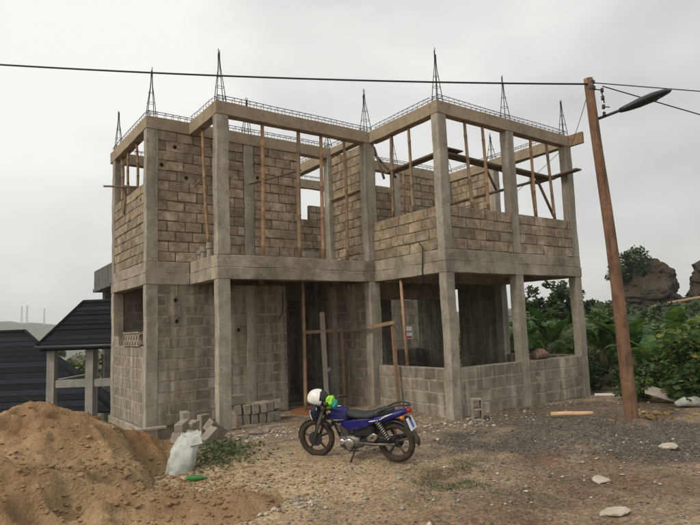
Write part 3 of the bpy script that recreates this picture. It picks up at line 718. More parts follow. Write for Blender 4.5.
stick('hanging_stick', [(-.005, 1.63, 5.10), (-.012, 1.62, 4.58)], .022, 'timber', 'short stick fixed upright on the outer face of the left wall', 'stick')
# entrance: bamboo prop, posts and rails
stick('bamboo_prop', [(3.31, -.6, 0.0), (3.32, -.6, zm - .06)], .04, 'bamboo', 'full height bamboo prop standing in the entrance', 'prop', None, True)
plank((3.86, -.63, 0.0), (3.79, -.63, 2.22), .115, .035, 'timber_grey', 'pale grey upright plank standing before the dark entrance', 'post', name='upright_plank', roll=R(35))
plank((3.34, -.57, 1.77), (4.40, -.57, 1.79), .03, .075, 'timber', 'horizontal timber rail across the entrance', 'rail', name='timber_rail')
plank((4.36, -.62, 0.0), (4.34, -.62, 1.75), .075, .05, 'timber', 'slim brown timber post against the entrance return wall', 'post', name='timber_post', roll=R(35))
plank((4.585, -2.27, .12), (4.60, -2.17, 1.84), .08, .05, 'timber', 'brown timber post leaning outside the low side wall', 'post', name='timber_post')
plank((4.545, -1.52, 1.84), (4.545, -2.30, 1.92), .03, .08, 'timber', 'short rail between the inner corner column and the leaning post', 'rail', name='timber_rail')
plank((4.36, -.57, 1.73), (4.545, -1.66, 1.80), .03, .04, 'timber_dark', 'thin dark rail joining the entrance post to the inner corner', 'rail', name='timber_rail')
stick('timber_prop', [(4.80, -2.36, zsill), (4.80, -2.27, zl)], .036, 'bamboo', 'red brown prop standing on the low side wall under the floor beam', 'prop')

# ------------------------------------------------------------------ loose blocks
def hollow_block(L_, T, H, holes=2, seed=0):
    """a block with rectangular cores open at the top (z)"""
    mb = MB(); wv = .028
    cw = (L_ - wv * (holes + 1)) / holes
    mb.box(-L_ / 2, L_ / 2, -T / 2, -T / 2 + wv, -H / 2, H / 2).box(-L_ / 2, L_ / 2, T / 2 - wv, T / 2, -H / 2, H / 2)
    for i in range(holes + 1):
        xx = -L_ / 2 + i * (cw + wv); mb.box(xx, xx + wv, -T / 2 + wv + .0005, T / 2 - wv - .0005, -H / 2 + .001, H / 2 - .001)
    me = bpy.data.meshes.new('block'); me.from_pydata(mb.v, [], mb.f)
    bm = bmesh.new(); bm.from_mesh(me); bmesh.ops.bevel(bm, geom=bm.edges[:], offset=.004, segments=1, affect='EDGES'); bmesh.ops.recalc_face_normals(bm, faces=bm.faces); bm.to_mesh(me); bm.free()
    me.materials.append(M['block_loose']); return me
HB = [hollow_block(.40, .15, .20)]
SOL = [block_mesh(.40, .145, .195, 300 + i) for i in range(5)]
for q in SOL: q.materials.append(M['block_loose'])
def put_block(loc, rot, label, group, me=None):
    o = bpy.data.objects.new('concrete_block', me or rng.choice(SOL)); COL.objects.link(o); o.location = loc; o.rotation_euler = rot
    tag(o, label, 'block', group); return o
SG = 'blocks stacked in two rows beside the balcony column'
for i in range(6):
    xx = 1.50 + i * .172
    put_block((xx, -.86 + rng.uniform(-.02, .02), .10), (0, 0, R(90) + rng.uniform(-.04, .04)), 'grey concrete block in the bottom row stacked by the balcony column', SG)
for i in range(6):
    xx = 1.50 + i * .172 + (.02 if i else 0)
    put_block((xx, -.86 + rng.uniform(-.03, .03), .30), (R(-4) if i < 5 else R(0), 0 if i < 5 else R(14), R(90) + rng.uniform(-.06, .06)), 'grey concrete block in the upper row stacked by the balcony column' if i < 5 else 'tilted grey block at the end of the upper stacked row', SG if i < 5 else None)
put_block((1.50, -.92, .50), (0, 0, R(8)), 'warm grey block lying on top of the stacked rows', None)
put_block((1.40, -.6, .70 - .10), (R(90), 0, R(100)), 'narrow block standing on end behind the stacked rows', None).scale = (.6, 1, 1)
put_block((.62, -.5, -.115 + .10 + .25), (0, 0, R(80)), 'small block standing beside the front wall left of the balcony column', None)
put_block((.83, -.92, .10), (0, R(90), R(15)), 'block standing on end against the balcony column', None)
# loose blocks by the left corner
def gblock(x, y, dz, rot, lab, me=None):
    return put_block((x, y, gz(x, y) + dz), rot, lab, None, me)
gblock(.17, -1.62, .30, (0, R(-6), R(52)), 'largest loose block heaped at the foot of the left corner column')
gblock(.02, -1.80, .10, (R(10), R(20), R(60)), 'loose block lying half buried beside the white sack')
gblock(.40, -1.48, .32, (R(6), 0, R(50)), 'loose block leaning in the heap under the front wall')
gblock(.34, -1.62, .10, (0, 0, R(40)), 'loose block at the bottom of the heap under the front wall')
gblock(-.32, -1.95, .09, (R(20), R(35), R(70)), 'tipped block between the sand heap and the corner column')
gblock(.62, -2.02, .16, (R(25), R(30), R(20)), 'broken block tilted in the rubble beside the balcony column', HB[0])
gblock(.35, -2.38, .12, (R(12), R(-22), R(35)), 'block lying slanted in the weeds by the white sack')
gblock(.02, -2.35, .12, (R(5), R(-35), R(50)), 'mossy block standing tilted behind the white sack')
o = put_block((4.93, -4.12, gz(4.93, -4.12) + .20), (0, R(90), R(100)), 'hollow concrete block standing upright against the front low wall', None, hollow_block(.40, .20, .20))
o.rotation_euler = Matrix(((0, 1, 0), (0, 0, -1), (-1, 0, 0))).transposed().to_euler()
o.rotation_euler = (R(90), R(90), R(-38))
# timber trestle pieces at the corner
stick('timber_stake', [(-.16, -.12, .02), (-.16, -.12, -.72)], .03, 'timber', 'upright stake at the foot of the left corner column', 'stake')
stick('timber_stake', [(-.03, -.1, .0), (-.3, -.22, -.6)], .024, 'timber', 'slanting stake at the foot of the left corner column', 'stake')
plank((-.26, -.13, .035), (.36, -.15, .035), .1, .045, 'timber_grey', 'short grey plank lying across the stakes at the left corner', name='short_plank')
# carved block in the side window
def lattice_block():
    e_ = empty('perforated_block', (.06, 1.05, 1.62))
    MB().box(-.075, .075, -.62, .62, 0, .02).build('base_rib', 'block_loose', e_, bevel=.003)
    MB().box(-.075, .075, -.62, .62, .27, .30).build('top_rib', 'block_loose', e_, bevel=.003)
    b = MB()
    for i in range(13):
        yy = -.60 + i * .1
        for (za, zc) in ((.02, .145), (.145, .27)):
            k = 1 if (i + (za > .1)) % 2 else -1
            rot = Matrix.Rotation(k * R(38), 3, 'X'); b.obox((0, yy, (za + zc) / 2), (.13, .035, .14), rot)
    b.build('lattice_rib', 'block_loose', e_)
    MB().box(-.045, .07, -.60, .60, .022, .268).build('back_face', 'block', e_)
    tag(e_, 'pale perforated decorative block resting on the left side window sill', 'block')
lattice_block()
# small pieces on the slab edges
CH = [None] * 6
for i in range(6):
    bm = bmesh.new(); bmesh.ops.create_icosphere(bm, subdivisions=2, radius=.5)
    r2 = random.Random(40 + i); dirs = [Vector((r2.gauss(0, 1), r2.gauss(0, 1), r2.gauss(0, 1))).normalized() for _ in range(9)]
    for v in bm.verts:
        for d in dirs:
            k = v.co.dot(d)
            if k > .33: v.co -= d * (k - .33)
    me = bpy.data.meshes.new('chunk'); bm.to_mesh(me); bm.free(); me.materials.append(M['block_loose']); CH[i] = me
def chunk(x, y, z, s, lab, group=None, m=None, name='concrete_chunk', cat='rubble'):
    o = bpy.data.objects.new(name, rng.choice(CH)); COL.objects.link(o); o.location = (x, y, z); o.scale = s
    o.rotation_euler = (rng.uniform(-.3, .3), rng.uniform(-.3, .3), rng.uniform(0, 6)); return tag(o, lab, cat, group)
def spacer(x, y, h, lab):
    e_ = MB().lathe([(.0, 0), (.06, 0), (.055, h * .6), (.075, h * .62), (.07, h), (.045, h), (.04, h * .8), (0, h * .8)], (0, 0, 0), 'z', 12).build('concrete_pot', 'block_loose', None, smooth=False)
    e_.location = (x, y, zs); tag(e_, lab, 'pot', 'small concrete pots on the balcony edge')
spacer(1.0, -.55, .26, 'small concrete pot on the balcony edge at the foot of the bamboo prop')
spacer(1.02, -.30, .22, 'small concrete pot on the balcony edge by the front wall')
spacer(1.0, -.88, .30, 'taller concrete pot on the balcony edge beside the corner column')
put_block((3.26, -1.05, zs + .10), (0, 0, R(12)), 'block left on the balcony floor at the upper doorway', None)
chunk(3.0, -1.1, zs + .06, (.2, .16, .14), 'lump of broken concrete on the balcony floor beside the doorway prop')
chunk(4.1, -1.15, zs + .06, (.22, .16, .14), 'lump of broken concrete on the balcony floor by the return wall')
chunk(4.38, -1.2, zs + .07, (.16, .2, .16), 'concrete crumb on the balcony floor at the inner corner column')

# rolled cloth on the low wall
rb = empty('cloth_roll', (7.62, -3.62, zsill))
for i in range(5):
    x0 = -.19 + i * .088; prof = []
    ring = []
    for k in range(5):
        t = k / 4; rr = (.085 + .045 * math.sin(math.pi * (i + .5) / 5)) * (.82 + .18 * math.sin(math.pi * t)); 
        ring.append([(x0 + t * .09, rr * math.cos(q * math.pi / 6) * 1.05, rr * .95 + rr * .95 * math.sin(q * math.pi / 6)) for q in range(12)])
    MB().loft(ring).build('fold', 'cloth', rb, smooth=True)
tag(rb, 'brown bundle of rolled cloth resting on the front low wall', 'bundle')

# ------------------------------------------------------------------ heaps, gravel, litter
def sand_h(x, y):
    h = np.zeros_like(x) - .6
    def cone(cx, cy, H, sl, rx=1.0, ry=1.0, rnd=.25, ang=0.0):
        c, s = math.cos(ang), math.sin(ang); dx, dy = x - cx, y - cy
        r = np.sqrt(((dx * c + dy * s) / rx) ** 2 + ((-dx * s + dy * c) / ry) ** 2 + rnd ** 2) - rnd
        return H - sl * r
    n = fbm(x * 1.3, y * 1.3, 4)
    h = np.maximum(h, cone(-2.35, -3.05, 1.00, .58, 1.05, 1.0, .45) + .16 * n)
    h = np.maximum(h, cone(-3.1, -4.8, .58, .46, 1.15, 1.1, .5) + .18 * n)
    h = np.maximum(h, cone(-1.25, -2.75, .52, .62, 1.0, .9, .3) + .14 * n)
    h = np.maximum(h, cone(-1.85, -4.1, .26, .42, 1.0, .9, .4) + .12 * n)
    rdg = 1 - np.abs(fbm(x * 3.1 + 4, y * 3.1, 4)) * 2
    cl_ = np.clip(fbm(x * 8 + 9, y * 8, 3), 0, 1)
    h = h + .03 * (rdg - .6) + .05 * np.clip(fbm(x * 11 + 9, y * 11, 3) - .1, 0, 1) + .022 * fbm(x * 18, y * 18, 3) + .03 * np.clip(fbm(x * 30, y * 30, 2) - .1, 0, 1)
    sc_ = np.clip(fbm(x * 2.2 + 31, y * 2.2 + 8, 3) - .12, 0, .5)           # shovel cuts and slumps
    h = h - .11 * sst(.0, .16, sc_) * np.clip((h + .1), 0, 1)
    h = np.maximum(h, cone(-1.55, -5.4, .15, .20, 1.0, .8, .4) + .16 * n)
    h = h - .45 * sst(-1.45, -.75, x) * sst(-2.6, -3.5, y) * sst(-4.9, -4.2, y)
    for (cx, cy, r_, dz) in ((-2.15, -5.35, .28, -.14), (-2.45, -5.7, .3, -.12), (-1.75, -4.75, .2, -.07), (-2.7, -4.3, .22, -.09), (-2.0, -4.1, .3, -.08), (-1.3, -5.2, .22, -.05), (-2.9, -5.2, .22, -.08)):
        d = np.hypot(x - cx, (y - cy) * 1.25) / r_; h = h + dz * np.exp(-d ** 4) - dz * .45 * np.exp(-((d - 1.35) / .35) ** 2)
    return h
sx = np.arange(-5.2, .6, .03); sy_ = np.arange(-7.6, -.6, .03)
SX, SY = np.meshgrid(sx, sy_); SH = sand_h(SX, SY); G2 = ground_h(SX, SY)
keep = SH > G2 - .03
i = np.arange(SX.size).reshape(SX.shape)
FF = np.stack([i[:-1, :-1], i[:-1, 1:], i[1:, 1:], i[1:, :-1]], -1).reshape(-1, 4)
FF = FF[keep.ravel()[FF].any(1)]
used = np.unique(FF); remap = -np.ones(SX.size, int); remap[used] = np.arange(len(used))
VV = np.stack([SX, SY, np.maximum(SH, G2 - .08)], -1).reshape(-1, 3)[used]
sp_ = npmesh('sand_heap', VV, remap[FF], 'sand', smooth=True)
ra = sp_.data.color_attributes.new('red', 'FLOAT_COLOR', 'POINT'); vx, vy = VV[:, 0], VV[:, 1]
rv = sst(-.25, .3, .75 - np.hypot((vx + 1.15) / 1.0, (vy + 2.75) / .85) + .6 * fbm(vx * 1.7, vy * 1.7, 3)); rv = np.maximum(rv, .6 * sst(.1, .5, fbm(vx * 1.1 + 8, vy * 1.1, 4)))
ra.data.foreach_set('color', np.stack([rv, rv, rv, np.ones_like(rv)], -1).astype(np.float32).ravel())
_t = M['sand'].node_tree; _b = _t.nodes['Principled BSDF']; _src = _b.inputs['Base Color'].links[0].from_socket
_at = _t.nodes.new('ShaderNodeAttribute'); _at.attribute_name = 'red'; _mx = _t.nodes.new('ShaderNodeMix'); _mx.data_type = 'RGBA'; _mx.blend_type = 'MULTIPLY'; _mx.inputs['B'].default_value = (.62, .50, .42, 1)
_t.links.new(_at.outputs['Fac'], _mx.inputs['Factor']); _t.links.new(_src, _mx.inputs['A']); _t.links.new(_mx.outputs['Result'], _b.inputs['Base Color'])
tag(sp_, 'big heap of orange brown building sand in front of the left corner', 'sand heap')

# crushed stone scattered where the soil is gravelly
octa_f = np.array([[0, 2, 4], [2, 1, 4], [1, 3, 4], [3, 0, 4], [2, 0, 5], [1, 2, 5], [3, 1, 5], [0, 3, 5]])
octa_v = np.array([[1, 0, 0], [-1, 0, 0], [0, 1, 0], [0, -1, 0], [0, 0, .8], [0, 0, -.8]], float)
def scatter(name, pts, size, m, lab, seed):
    r = np.random.default_rng(seed); n = len(pts)
    V = octa_v[None] * (1 + r.uniform(-.35, .35, (n, 6, 3))) * size[:, None, None] * np.stack([r.uniform(.7, 1.3, n), r.uniform(.6, 1.1, n), r.uniform(.45, .8, n)], -1)[:, None, :]
    an = r.uniform(0, 6.28, n); c, s = np.cos(an)[:, None], np.sin(an)[:, None]
    V = np.stack([V[..., 0] * c - V[..., 1] * s, V[..., 0] * s + V[..., 1] * c, V[..., 2]], -1) + pts[:, None, :]
    F = (octa_f[None] + (np.arange(n) * 6)[:, None, None]).reshape(-1, 3)
    return kind(npmesh(name, V.reshape(-1, 3), F, m), 'stuff', lab)
r_ = np.random.default_rng(5)
px_ = r_.uniform(-1.5, 10.5, 230000); py_ = r_.uniform(-10.3, -1.6, 230000)
zz = zones(px_, py_)
pr_ = zz[0] ** 1.5 * .34 * np.clip(.35 + 1.3 * (fbm(px_ * .8 + 3, py_ * .8, 3) + .35), .12, 1) * np.clip(14 / ((px_ + 3.35) ** 2 + (py_ + 11.67) ** 2) ** .5 / 1.4, .4, 1.0) + .03
inside = (px_ > x4 - .02) & (py_ > y4 - .02) & (px_ < 9.4)
inside |= (px_ > .9) & (py_ > -1.5)
ok = (r_.random(len(px_)) < pr_) & ~inside
gp = np.stack([px_[ok], py_[ok], ground_h(px_[ok], py_[ok]) + .004], -1)
scatter('crushed_stone', gp, np.clip(r_.lognormal(-4.45, .42, len(gp)), .007, .04), 'stone', 'grey crushed stone strewn over the soil before the right bay', 6)
cxs = np.concatenate([r_.normal(-1.6, .9, 1500), r_.normal(-.6, .5, 500)]); cys = np.concatenate([r_.normal(-4.9, .9, 1500), r_.normal(-4.6, .7, 500)])
zz_c = np.maximum(ground_h(cxs, cys), sand_h(cxs, cys)); m_ok = (cxs < .7) & (cxs > -5)
scatter('sand_clods', np.stack([cxs, cys, zz_c + .004], -1)[m_ok], np.clip(r_.lognormal(-4.0, .5, len(cxs)), .008, .06)[m_ok], 'sand', 'loose clods of damp sand strewn over the heap and its foot', 61)
# pale rubble crumbs along the walls
M['crumb'] = mat('pale_rubble', (.24, .21, .17), (.46, .42, .36), 6, .95, 0, island=.3)
cl = []
def crumbs(n, cx, cy, rx, ry):
    for _ in range(n):
        x, y = r_.normal(cx, rx), r_.normal(cy, ry)
        if (x > 4.7 and y > -3.74) or (x > .9 and x < 4.7 and y > -1.45): continue
        cl.append((x, y, gz(x, y) + .01))
crumbs(260, 2.4, -2.2, .9, .4); crumbs(160, 1.2, -2.2, .35, .3); crumbs(200, 4.2, -3.3, .5, .7); crumbs(140, 4.6, -4.3, .6, .3); crumbs(180, 1.2, -5.6, 1.6, 1.1); crumbs(60, -.1, -6.2, .2, .12); crumbs(120, 3.0, -7.6, 1.5, .5); crumbs(100, 6.5, -4.6, 1.6, .4)
cl = np.array(cl); scatter('rubble_crumbs', cl, np.clip(r_.lognormal(-4.0, .45, len(cl)), .010, .06), 'crumb', 'pale crumbs of broken concrete scattered along the walls and soil', 8)
for (x, y, s, lab) in ((1.35, -2.08, (.34, .24, .13), 'flat slab of broken concrete at the foot of the balcony column'), (1.02, -2.3, (.26, .16, .1), 'broken concrete piece in the rubble before the balcony column'), (1.62, -2.0, (.22, .15, .08), 'small concrete flake right of the balcony column foot'), (.92, -2.62, (.2, .13, .1), 'concrete lump at the edge of the weeds'),
                       (4.25, -3.9, (.16, .12, .09), 'stone lying at the foot of the near corner column'), (-.12, -6.05, (.12, .1, .07), 'whitish lump in the bare soil between two red hollows')):
    chunk(x, y, gz(x, y) + s[2] * .22, s, lab)
def flat_stone(x, y, s, rz, lab):
    o = bpy.data.objects.new('flat_stone', CH[2].copy()); COL.objects.link(o); o.data.materials.clear(); o.data.materials.append(M['flatstone'])
    o.location = (x, y, gz(x, y) + .03); o.scale = s; o.rotation_euler = (R(6), R(-4), rz); tag(o, lab, 'stone')
flat_stone(1.90, -8.54, (.36, .17, .09), R(-35), 'pale flat pointed stone lying on the red soil')
flat_stone(4.83, -7.66, (.34, .22, .09), R(-30), 'whitish flat stone lying on the grey gravel')
flat_stone(2.9, -7.8, (.26, .2, .07), R(20), 'dusty flat stone sunk in the soil before the gravel')
o = MB().tube([(0, 0, 0), (.25, .004, .006), (.5, 0, 0), (.72, -.004, .004)], [.038, .042, .041, .034], 10).build('cut_log', 'timber', None, smooth=True)
M['logwood'] = mat('fresh_cut_log', (.42, .27, .14), (.58, .40, .24), 7, .7, .15, 50); o.data.materials.clear(); o.data.materials.append(M['logwood'])
o.location = (5.62, -5.24, gz(5.8, -5.5) + .07); o.rotation_euler = (0, R(-1), R(-48)); tag(o, 'pale peeled log lying on the gravel in front of the right bay', 'log')
# sack, bottle, weeds
def sack(x, y):
    rings = []; n = 40; K = 30; r2 = random.Random(3)
    for k in range(K):
        t = k / (K - 1); w = .175 * (1.0 - .16 * t + .12 * math.sin(math.pi * t)); d = .135 * (1.05 - .72 * t + .15 * math.sin(math.pi * t)); ring = []
        for q in range(n):
            a = 2 * math.pi * q / n
            f1 = float(fbm(np.array([math.cos(a) * 1.6 + 5]), np.array([t * 3 + math.sin(a) * 1.6]), 3)[0])
            f2 = 1 - abs(float(fbm(np.array([math.cos(a) * 2.6 + t * 2 + 9]), np.array([t * 4.5 + math.sin(a) * 2.6]), 2)[0])) * 2.4
            j = 1 + .18 * f1 + .13 * (f2 - .5)
            hgt = .53 * t + t ** 3 * (.05 * math.sin(a + .6) + .02 * math.sin(2 * a + 1) + .006 * math.sin(7 * a))
            ring.append((w * math.cos(a) * j + .07 * t * t, d * math.sin(a) * j + .12 * t * t, hgt - .04 * (k == 0)))
        rings.append(ring)
    top = rings[-1]; cx_ = sum(p[0] for p in top) / n; cy_ = sum(p[1] for p in top) / n
    rings.append([(cx_ + (p[0] - cx_) * .8, cy_ + (p[1] - cy_) * .6, p[2] - .05) for p in top]); rings.append([(cx_ + (p[0] - cx_) * .4, cy_ + (p[1] - cy_) * .3, .40) for p in top])
    o = MB().loft(rings).build('white_sack', 'sack', None, smooth=True)
    lap = MB().add([(.02, .05, .50), (.20, .03, .53), (.26, .0, .42), (.10, -.05, .37), (.14, .0, .49)], [(0, 1, 4), (1, 2, 4), (2, 3, 4), (3, 0, 4)]).build('sack_flap', 'sack', o); md_ = lap.modifiers.new('solid', 'SOLIDIFY'); md_.thickness = .006
    o.location = (x, y, gz(x, y)); o.rotation_euler = (R(-6), R(7), R(-36)); tag(o, 'crumpled white woven sack standing by the rubble and weeds', 'sack')
sack(-.64, -3.80)
o = MB().lathe([(0, 0), (.036, 0), (.038, .01), (.038, .15), (.03, .19), (.014, .225), (.014, .255), (.0, .256)], (0, 0, 0), 'x', 14).build('green_bottle', 'bottle', None, smooth=True)
o.location = (-.74, -4.36, max(gz(-.65, -4.45), float(sand_h(np.array([-.65]), np.array([-4.45]))[0])) + .036); o.rotation_euler = (0, 0, R(-30)); tag(o, 'green bottle lying on the sand before the white sack', 'bottle')

def leafcloud(pts, size, seed, aspect=1.8, updown=.5):
    """leaf-sized faces (two triangles folded on the midrib) at the given points"""
    r = np.random.default_rng(seed); n = len(pts)
    d = r.normal(size=(n, 3)); d[:, 2] = d[:, 2] * updown - .15; d /= np.linalg.norm(d, axis=1)[:, None]
    t = r.normal(size=(n, 3)); t -= d * (t * d).sum(1)[:, None]; t /= np.linalg.norm(t, axis=1)[:, None]
    nn = np.cross(d, t); s = (size * r.uniform(.6, 1.35, n))[:, None]
    base = pts - d * s * aspect * .5; tip = pts + d * s * aspect * .5
    l = pts + t * s * .5 + nn * s * .14; q = pts - t * s * .5 + nn * s * .14
    V = np.stack([base, l, tip, q], 1).reshape(-1, 3); F = (np.array([[0, 1, 2, 3]])[None] + (np.arange(n) * 4)[:, None, None]).reshape(-1, 4)
    return V, F
def clumps(n, centers, spread, seed):
    r = np.random.default_rng(seed); c = np.asarray(centers); k = r.integers(0, len(c), n)
    g = r.normal(size=(n, 3)); g /= np.linalg.norm(g, axis=1)[:, None]; rad = r.random(n) ** .45
    return c[k] + g * rad[:, None] * np.asarray(spread)[k][:, None] * np.array([1, 1, .75])
def weeds(name, n, cx, cy, rx, ry, hgt, size, lab, seed, m='grass'):
    r = np.random.default_rng(seed); x = r.normal(cx, rx, n); y = r.normal(cy, ry, n)
    keep_ = ~((x > x4 - .05) & (y > y4 - .05) & (x < 9.45)) & ~((x > .9) & (y > b_) & (x < 5))
    x, y = x[keep_], y[keep_]; z = ground_h(x, y) + r.random(len(x)) ** 1.5 * hgt * np.exp(-((x - cx) / rx / 1.6) ** 2 - ((y - cy) / ry / 1.6) ** 2) + .01
    V, F = leafcloud(np.stack([x, y, z], -1), np.full(len(x), size), seed + 1)
    return kind(npmesh(name, V, F, m), 'stuff', lab)
weeds('weeds', 800, .02, -3.45, .32, .34, .22, .032, 'low green weeds growing in the rubble beside the white sack', 21)
weeds('weeds', 260, .45, -2.8, .25, .2, .16, .04, 'low green weeds growing in the rubble beside the white sack', 22)
gr_ = []
for (cx, cy, n, rx) in ((1.75, -6.7, 1500, .26), (2.1, -6.35, 1200, .28), (1.45, -7.1, 400, .22), (1.95, -7.75, 450, .3), (2.3, -6.0, 250, .25), (.9, -6.9, 160, .3), (3.3, -7.9, 200, .4)):
    gr_.append(np.stack([r_.normal(cx, rx * 1.5, n), r_.normal(cy, rx * 1.0, n), np.zeros(n)], -1))
gr_ = np.concatenate(gr_); gr_ = gr_[fbm(gr_[:, 0] * 3.5, gr_[:, 1] * 3.5, 3) > -.08]; hgt = r_.uniform(.012, .05, len(gr_)); an = r_.uniform(0, 6.28, len(gr_)); gr_[:, 2] = ground_h(gr_[:, 0], gr_[:, 1]) - .005
dx = np.stack([np.cos(an), np.sin(an), np.zeros_like(an)], -1); ln = r_.uniform(.2, 1.3, len(gr_))[:, None] * np.stack([-np.sin(an), np.cos(an), np.zeros_like(an)], -1) * hgt[:, None]
Vg = np.stack([gr_ - dx * .006, gr_ + dx * .006, gr_ + ln + np.array([0, 0, 1]) * hgt[:, None]], 1).reshape(-1, 3)
kind(npmesh('grass', Vg, np.arange(len(Vg)).reshape(-1, 3), 'grass'), 'stuff', 'short sparse grass growing on the soil before the gravel')
lp = np.stack([r_.normal(7.5, .5, 60), r_.normal(-6.0, .35, 60), np.zeros(60)], -1); lp[:, 2] = ground_h(lp[:, 0], lp[:, 1]) + .02
V, F = leafcloud(lp, np.full(60, .07), 77, 1.5, .15); kind(npmesh('fallen_leaves', V, F, 'litter'), 'stuff', 'yellow fallen leaves on the soil beside the utility pole')
# boards and kerb at the right edge
o = MB().obox((0, 0, 0), (.62, .36, .025)).build('broken_board', 'timber_grey', None, bevel=.004); o.location = (9.15, -5.45, gz(9.1, -5.4) + .2); o.rotation_euler = (R(28), R(18), R(-50)); tag(o, 'broken grey board propped at the edge of the shrubs', 'board')
o = MB().tube([(0, 0, 0), (.2, .03, .05), (.42, .02, .04), (.6, 0, -.02)], [.05, .1, .11, .06], 10).build('plastic_bag', 'sack', None, smooth=True); o.location = (8.75, -5.95, gz(8.8, -5.9) + .07); o.rotation_euler = (0, 0, R(-35)); tag(o, 'pale plastic bag lying beside the broken board under the shrubs', 'bag')
plank((9.42, -3.78, gz(9.5, -3.8) + .03), (10.2, -4.95, gz(10, -4.8) + .05), .07, .05, 'paper', 'thin white batten lying on the ground behind the utility pole', 'batten', name='white_batten')
# red soil spread at the entrance
n = 26; xs = np.linspace(-1, 1, n); X_, Y_ = np.meshgrid(xs, xs); rr = np.hypot(X_, Y_)
z = .10 * np.clip(1 - rr ** 1.6, 0, 1) * (1 + .5 * fbm(X_ * 3, Y_ * 3, 3)) - .01 * (rr > .98); i = np.arange(n * n).reshape(n, n); F = np.stack([i[:-1, :-1], i[:-1, 1:], i[1:, 1:], i[1:, :-1]], -1).reshape(-1, 4)
o = npmesh('red_soil_heap', np.stack([3.75 + X_ * .72, -.55 + Y_ * .8, .002 + z], -1).reshape(-1, 3), F, 'redsoil', smooth=True); tag(o, 'low spread of red soil on the floor of the entrance', 'soil heap')

# ------------------------------------------------------------------ motorcycle
bike = empty('motorcycle', (1.52, -4.91, 0.0), math.atan2(.8846, -.4664))
bike.location.z = gz(1.52, -4.91) + .005
bike.rotation_euler = (R(-7), 0, math.atan2(.8846, -.4664))
tag(bike, 'dark blue motorcycle parked on its side stand before the house', 'motorcycle')
def sring(x, hw, z0, z1, ex=2.6, n=16, dy=0.0):
    out = []
    for q in range(n):
        a = 2 * math.pi * q / n; c, s = math.cos(a), math.sin(a)
        out.append((x, dy + hw * math.copysign(abs(c) ** (2 / ex), c), (z0 + z1) / 2 + (z1 - z0) / 2 * math.copysign(abs(s) ** (2 / ex), s)))
    return out
def wheel(x, steer=0.0):
    Rw = .275
    w = MB().lathe([(0, -.06), (.045, -.06), (.05, -.03), (.05, .03), (.045, .06), (0, .06)], (0, 0, 0), 'y', 16).build('wheel', 'dark_metal', bike, smooth=True)
    w.location = (x, 0, Rw); w.rotation_euler = (0, 0, steer)
    prof = [(Rw - .045 + .045 * math.cos(t), .043 * math.sin(t)) for t in [2 * math.pi * k / 10 for k in range(11)]]
    MB().lathe(prof, (0, 0, 0), 'y', 36).build('tyre', 'rubber', w, smooth=True)
    MB().lathe([(.215, -.03), (.238, -.034), (.238, .034), (.215, .03), (.205, 0), (.215, -.03)], (0, 0, 0), 'y', 36).build('rim', 'rim', w, smooth=True)
    for k in range(5):
        a = 2 * math.pi * k / 5 + .3; d = Vector((math.cos(a), 0, math.sin(a)))
        MB().tube([d * .04, d * .12, d * .212], [.020, .015, .017], 6).build('spoke', 'rim', w, smooth=True)
    return w
fw_ = wheel(.61, R(9)); rw_ = wheel(-.64)
MB().lathe([(0, .062), (.10, .062), (.105, .066), (.06, .07), (0, .07)], (0, 0, 0), 'y', 20).build('brake_disc', 'dark_metal', fw_)
MB().lathe([(0, -.075), (.085, -.075), (.09, -.05), (0, -.05)], (0, 0, 0), 'y', 18).build('sprocket', 'dark_metal', rw_)
for s in (-1, 1):
    MB().tube([(.61, s * .085, .275), (.52, s * .085, .47), (.40, s * .085, .76)], [.024, .026, .019], 8).build('fork_leg', 'engine', bike, smooth=True)
fm = MB(); rows = []
for k in range(15):
    a = R(-5 + 150 * k / 14); row = []
    for q in range(7):
        t = -1 + q / 3; rr = .305 - .028 * t * t
        row.append((.61 - rr * math.cos(a) * -1 if False else .61 + rr * math.cos(a), .062 * t, .275 + rr * math.sin(a)))
    rows.append(row)
vs = [p for r in rows for p in r]; fs = [(i * 7 + q, i * 7 + q + 1, (i + 1) * 7 + q + 1, (i + 1) * 7 + q) for i in range(14) for q in range(6)]
ff = fm.add(vs, fs).build('front_fender', 'fender_dust', bike, smooth=True); md = ff.modifiers.new('solid', 'SOLIDIFY'); md.thickness = .006
rows = []
for k in range(11):
    a = R(35 + 130 * k / 10); row = []
    for q in range(7):
        t = -1 + q / 3; rr = .325 - .02 * t * t; row.append((-.64 + rr * math.cos(a), .07 * t, .275 + rr * math.sin(a)))
    rows.append(row)
vs = [p for r in rows for p in r]; fs = [(i * 7 + q, i * 7 + q + 1, (i + 1) * 7 + q + 1, (i + 1) * 7 + q) for i in range(10) for q in range(6)]
rf = MB().add(vs, fs).build('rear_fender', 'black_plastic', bike, smooth=True); md = rf.modifiers.new('solid', 'SOLIDIFY'); md.thickness = .008
MB().loft([sring(-.80, .06, .46, .60), sring(-.92, .06, .32, .44), sring(-.97, .055, .24, .36)]).build('mud_flap', 'fender_dust', bike, smooth=True)
